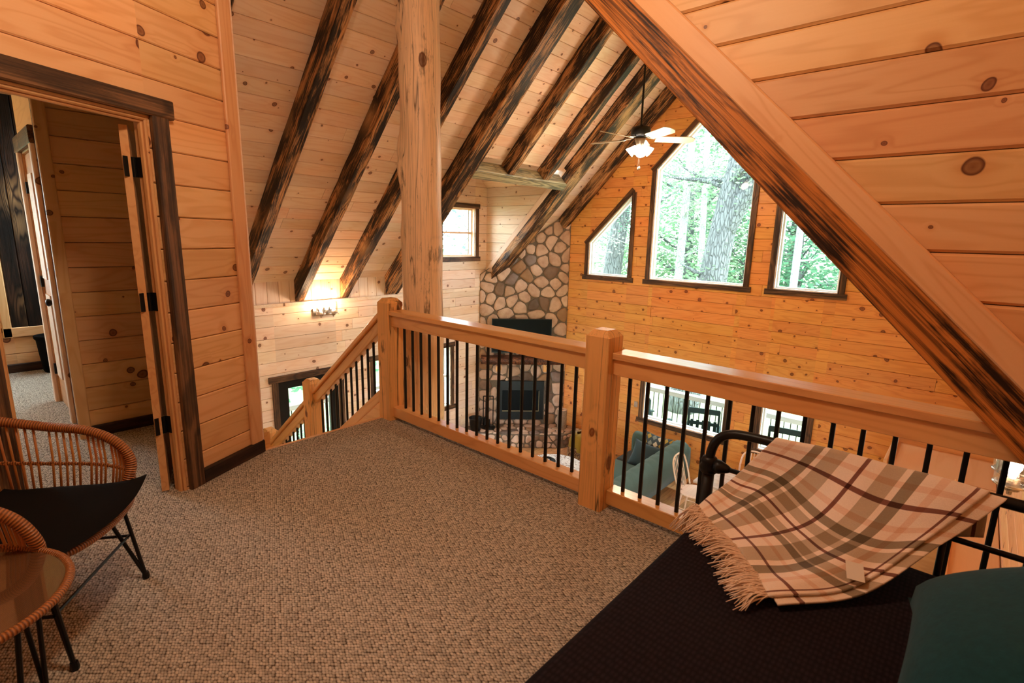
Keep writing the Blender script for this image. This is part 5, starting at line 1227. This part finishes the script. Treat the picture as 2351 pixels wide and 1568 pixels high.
# teal pillow
pillow('pillow', 'teal', None, (0.31, 1.30, 0.71), 0.72, 0.72, 0.36, eul(0.0, -0.42, 0.0), 'large dark teal pillow at the right edge of the bed', 'pillow')

# ------------------------------------------------------------------ outside: ground, porch, rockers, trees
gm = flat('forest_floor', (0.30, 0.34, 0.16), 1.0, noise_amt=0.5, nscale=1.5)
V_ = []; F_ = []; nn = 40
for i in range(nn+1):
    for j in range(nn+1):
        x, y = -60+110*i/nn, -30+110*j/nn; rad = math.hypot(x+3.5, y-4)
        V_.append((x, y, -3.4+0.04*max(0, rad-8)+0.25*math.sin(x*0.4)*math.cos(y*0.33)))
for i in range(nn):
    for j in range(nn): a = i*(nn+1)+j; F_.append((a, a+nn+1, a+nn+2, a+1))
gr = mesh('ground', V_, F_, gm, None, None, True); props(gr, 'leafy forest floor outside the windows', 'ground', kind='structure')
M['greywood'] = wood('weathered_porch', (0.42, 0.38, 0.32), (0.30, 0.26, 0.22), knots=False)
pd_ = MB(); pd_.box((-3.8, 9.55, ZF-0.12), (9.5, 1.8, 0.12)); pd_.box((-8.4, 5.0, ZF-0.12), (1.8, 9.5, 0.12)); props(pd_.build('porch_deck', 'greywood'), 'grey porch floor outside', 'floor', kind='structure')
def porchrail(a, b, label):
    a, b = Vector(a), Vector(b); t = thing('porch_railing', (a+b)/2, label, 'railing', 'porch railings outside'); L_ = (b-a).length; d = (b-a)/L_
    beam('rail', a+Vector((0, 0, 0.92)), b+Vector((0, 0, 0.92)), 0.14, 0.10, (0, 0, 1), 'greywood', t); beam('rail', a+Vector((0, 0, 0.12)), b+Vector((0, 0, 0.12)), 0.06, 0.08, (0, 0, 1), 'greywood', t)
    n = int(L_/0.115)
    for k in range(n): p = a+d*(L_*(k+.5)/n); beam('baluster', p+Vector((0, 0, 0.14)), p+Vector((0, 0, 0.89)), 0.016, 0.016, d, 'black', t, ch=0.002)
porchrail((-7.4, 10.4, ZF-0.06), (0.6, 10.4, ZF-0.06), 'porch railing beyond the gable windows')
porchrail((-9.3, 2.4, ZF-0.06), (-9.3, 7.6, ZF-0.06), 'porch railing beyond the entry door')
M['chairgreen'] = flat('dark_green_paint', (0.004, 0.013, 0.009), 0.6, spec=0.25)
def rocker(x, y, rz, label):
    t = thing('rocking_chair', (x, y, ZF-0.06), label, 'chair', 'dark green porch chairs'); T = Matrix.Translation((x, y, ZF-0.06)) @ Matrix.Rotation(rz, 4, 'Z')
    def bx_(nm, c, d): mb = MB(); mb.box(c, d); mb.build(nm, 'chairgreen', t, False, T)
    bx_('seat', (0, 0, 0.42), (0.52, 0.5, 0.03)); bx_('top_slat', (0, 0.27, 1.10), (0.54, 0.03, 0.10)); bx_('back_rail', (0, 0.26, 0.86), (0.54, 0.03, 0.06)); bx_('back_rail', (0, 0.25, 0.55), (0.54, 0.03, 0.06))
    for k in range(5): bx_('back_slat', (-0.2+0.1*k, 0.26, 0.74), (0.055, 0.015, 0.36))
    for sx in (-1, 1):
        bx_('leg', (sx*0.26, -0.2, 0.33), (0.04, 0.04, 0.62)); bx_('leg', (sx*0.26, 0.26, 0.60), (0.04, 0.04, 1.05)); bx_('armrest', (sx*0.28, 0.0, 0.66), (0.09, 0.56, 0.025)); bx_('rocker_runner', (sx*0.26, 0.05, 0.04), (0.03, 0.85, 0.05))
    return t
rocker(-4.55, 9.35, 2.7, 'dark porch rocker at the left in the wide lower window')
rocker(-3.50, 9.40, 3.5, 'dark porch rocker at the right in the wide lower window')
rocker(-2.05, 9.40, 3.3, 'dark porch rocker behind the narrow lower window')
# fern by the entry door
fe = thing('potted_fern', (-8.1, 4.0, ZF-0.06), 'feathery green plant outside the entry door glass', 'plant')
mb = MB(); mb.lathe((-8.1, 4.0, ZF-0.06), [(0.15, 0), (0.2, 0.5), (0.22, 0.52)], 14); mb.build('pot', 'greywood', fe)
mb = MB(); rng = random.Random(12)
for k in range(46):
    a = rng.uniform(0, 2*PI); L_ = rng.uniform(0.35, 0.6); el = rng.uniform(0.2, 1.3); pts = []
    for i in range(6): t = i/5; pts.append(Vector((-8.1+math.cos(a)*L_*t*math.cos(el*(1-t*.6)), 4.0+math.sin(a)*L_*t*math.cos(el*(1-t*.6)), ZF+0.45+L_*(math.sin(el)*t*1.4-0.7*t*t))))
    for i in range(5):
        d = (pts[i+1]-pts[i]).normalized(); s_ = d.cross(Vector((0, 0, 1))).normalized()
        for sg in (-1, 1):
            for q in (0.0, 0.5): b0_ = pts[i].lerp(pts[i+1], q); mb.add([b0_, b0_+s_*sg*0.07+d*0.04, b0_+d*0.03], [(0, 1, 2)])
o = mb.build('fronds', flat('fern_green', (0.06, 0.16, 0.05), 0.6), fe); o['kind'] = 'stuff'

def leafmat(name, col):
    m = bpy.data.materials.new(name); m.use_nodes = True; nt = m.node_tree; nt.nodes.clear(); out = nt.nodes.new('ShaderNodeOutputMaterial')
    a = nt.nodes.new('ShaderNodeBsdfDiffuse'); b = nt.nodes.new('ShaderNodeBsdfTranslucent'); mx = nt.nodes.new('ShaderNodeMixShader'); oi = nt.nodes.new('ShaderNodeNewGeometry')
    tc = N(nt, 'ShaderNodeTexCoord'); n = noise(nt, tc.outputs['Object'], 1.3, 2)
    c = mix(nt, n, tuple(x*0.75 for x in col), tuple(min(1, x*1.25) for x in col))
    for q in (a, b): nt.links.new(c, q.inputs[0])
    mx.inputs[0].default_value = 0.55; nt.links.new(a.outputs[0], mx.inputs[1]); nt.links.new(b.outputs[0], mx.inputs[2]); nt.links.new(mx.outputs[0], out.inputs[0]); return m
LM = [leafmat('spring_leaves', (0.17, 0.27, 0.15)), leafmat('pale_leaves', (0.30, 0.34, 0.25)), leafmat('fresh_green_leaves', (0.12, 0.25, 0.15))]
def barkmat(name, a, b_):
    m, nt, b = newmat(name); tc = N(nt, 'ShaderNodeTexCoord'); v = vscale(nt, tc.outputs['Object'], (7, 7, 1.6)); n = noise(nt, v, 3.0, 4, 0.65, 0.5)
    vo = N(nt, 'ShaderNodeTexVoronoi', feature='DISTANCE_TO_EDGE'); nt.links.new(v, vo.inputs['Vector']); vo.inputs['Scale'].default_value = 2.2
    k = math_(nt, 'MULTIPLY', ramp(nt, vo.outputs[0], [(0.0, 0.25), (0.14, 1.0)]), math_(nt, 'ADD', n, 0.35))
    nt.links.new(mix(nt, k, b_, a), b.inputs['Base Color']); b.inputs['Roughness'].default_value = 0.95; bump(nt, b, k, 0.9, 0.05); return m
BK = [barkmat('grey_bark', (0.13, 0.135, 0.13), (0.035, 0.035, 0.035)), barkmat('pale_bark', (0.45, 0.46, 0.44), (0.20, 0.21, 0.20))]
def tree(name, base, path, r0, r1, bark, leafi, nleaf, crown, label, seed, group=None, branches=6, leafsize=0.10):
    rr = random.Random(seed); t = thing(name, base, label, 'tree', group)
    P_ = smoothpath([Vector(p) for p in path], 6); mb = MB(); mb.tube(P_, r0, 12, rfun=lambda q: r0+(r1-r0)*q); mb.build('trunk', BK[bark], t, True)
    tips = []
    mb = MB()
    for k in range(branches):
        q = rr.uniform(0.12 if branches > 15 else 0.3, 0.98); i = int(q*(len(P_)-1)); p = P_[i]; a = rr.uniform(0, 2*PI); L_ = rr.uniform(0.8, 2.4)*crown; e = p
        pts = [p]
        for s_ in range(3): e = e+Vector((math.cos(a+rr.uniform(-.5, .5)), math.sin(a+rr.uniform(-.5, .5)), rr.uniform(0.0, 0.8)))*L_/3; pts.append(e); tips.append(e)
        rb_ = (r0+(r1-r0)*q)*0.35; mb.tube(smoothpath(pts, 3), rb_, 6, rfun=lambda z, rb_=rb_: rb_*(1-0.85*z))
    if branches: mb.build('branches', BK[bark], t, True)
    if nleaf and tips:
        mb = MB()
        for k in range(nleaf):
            c = tips[rr.randrange(len(tips))]+Vector((rr.gauss(0, .38), rr.gauss(0, .38), rr.gauss(0, .32)))*crown
            a = rr.uniform(0, 2*PI); d = Vector((math.cos(a), math.sin(a), rr.uniform(-.6, .3))).normalized(); s_ = d.cross(Vector((rr.uniform(-1, 1), rr.uniform(-1, 1), 1))).normalized(); L_ = leafsize*rr.uniform(.6, 1.3)
            mb.add([c, c+d*L_*.5+s_*L_*.35, c+d*L_, c+d*L_*.5-s_*L_*.35], [(0, 1, 2, 3)])
        o = mb.build('foliage', LM[leafi], t); o['kind'] = 'stuff'
    return t
gz = -3.4
tree('leaning_tree', (-5.25, 14.0, gz), [(-5.9, 14.0, gz), (-5.45, 14.0, -0.5), (-5.28, 14.0, 1.2), (-5.10, 14.0, 2.6), (-4.92, 14.0, 4.0), (-4.8, 14.0, 7.0)], 0.44, 0.2, 0, 0, 1800, 1.0, 'thick grey leaning tree trunk filling the peaked window', 201, branches=7)
lm = MB(); lm.tube(smoothpath([(-5.15, 14.0, 1.75), (-4.85, 13.95, 2.4), (-4.5, 13.9, 2.85), (-4.1, 13.9, 3.1)], 4), 0.2, 10, rfun=lambda t: 0.26-0.07*t); lm.build('broken_limb', BK[0], bpy.data.objects['leaning_tree'], True)
tree('tree', (-7.0, 15.5, gz), [(-7.0, 15.5, gz), (-6.98, 15.5, 1), (-6.85, 15.5, 8)], 0.16, 0.08, 1, 1, 3000, 1.0, 'slim pale tree left of the leaning trunk in the peaked window', 202, branches=8)
tree('tree', (-7.1, 17.5, gz), [(-7.1, 17.5, gz), (-7.15, 17.5, 1), (-7.5, 17.5, 9)], 0.14, 0.07, 1, 0, 3000, 1.1, 'second slim pale tree, right behind the first in the peaked window', 203, branches=8)
tree('tree', (-8.9, 15.5, gz), [(-9.6, 15.5, gz), (-9.35, 15.5, 0.5), (-9.1, 15.5, 3), (-8.9, 15.5, 8)], 0.36, 0.2, 0, 2, 2500, 1.2, 'stout grey tree seen in the left slant-topped window', 204, branches=8)
tree('tree', (-4.1, 17.0, gz), [(-4.1, 17.0, gz), (-4.1, 17.0, 2), (-4.2, 17.0, 9)], 0.13, 0.07, 1, 2, 3000, 1.1, 'thin tree seen in the right slant-topped window', 205, branches=8)
rng = random.Random(77); kk = 0
for (x, y) in [(-12.5, 21), (-10.8, 24), (-9.0, 20), (-7.4, 23), (-6.2, 26), (-4.9, 21.5), (-3.6, 25), (-2.2, 21), (-0.9, 24), (0.4, 20.5), (-14.5, 28), (-11.8, 30), (-8.6, 29), (-5.3, 31), (-2.0, 30), (1.4, 28)]:
    kk += 1; b_ = rng.randrange(2)
    tree('tree', (x, y, gz), [(x, y, gz), (x+rng.uniform(-.4, .4), y, 2), (x+rng.uniform(-.8, .8), y, 11)], rng.uniform(.12, .26), .08, b_, rng.randrange(3), 5000, 2.0, 'leafy woodland tree in the green haze behind the house', 300+kk, 'woodland trees beyond the gable windows', branches=26, leafsize=0.2)
for (x, y) in [(-13.5, 5.0), (-15.5, 7.5), (-14.0, 9.5), (-16.5, 3.0), (-17.0, 11.5), (-19, 6.5), (-13.5, 1.5), (-18, 14)]:
    kk += 1
    tree('tree', (x, y, gz), [(x, y, gz), (x, y+rng.uniform(-.4, .4), 2), (x, y+rng.uniform(-.8, .8), 11)], rng.uniform(.12, .24), .08, rng.randrange(2), rng.choice((0, 2)), 4000, 1.7, 'leafy woodland tree west of the house, glimpsed through the side windows', 400+kk, 'woodland trees beyond the left wall', branches=24, leafsize=0.18)
bpy.context.view_layer.update()
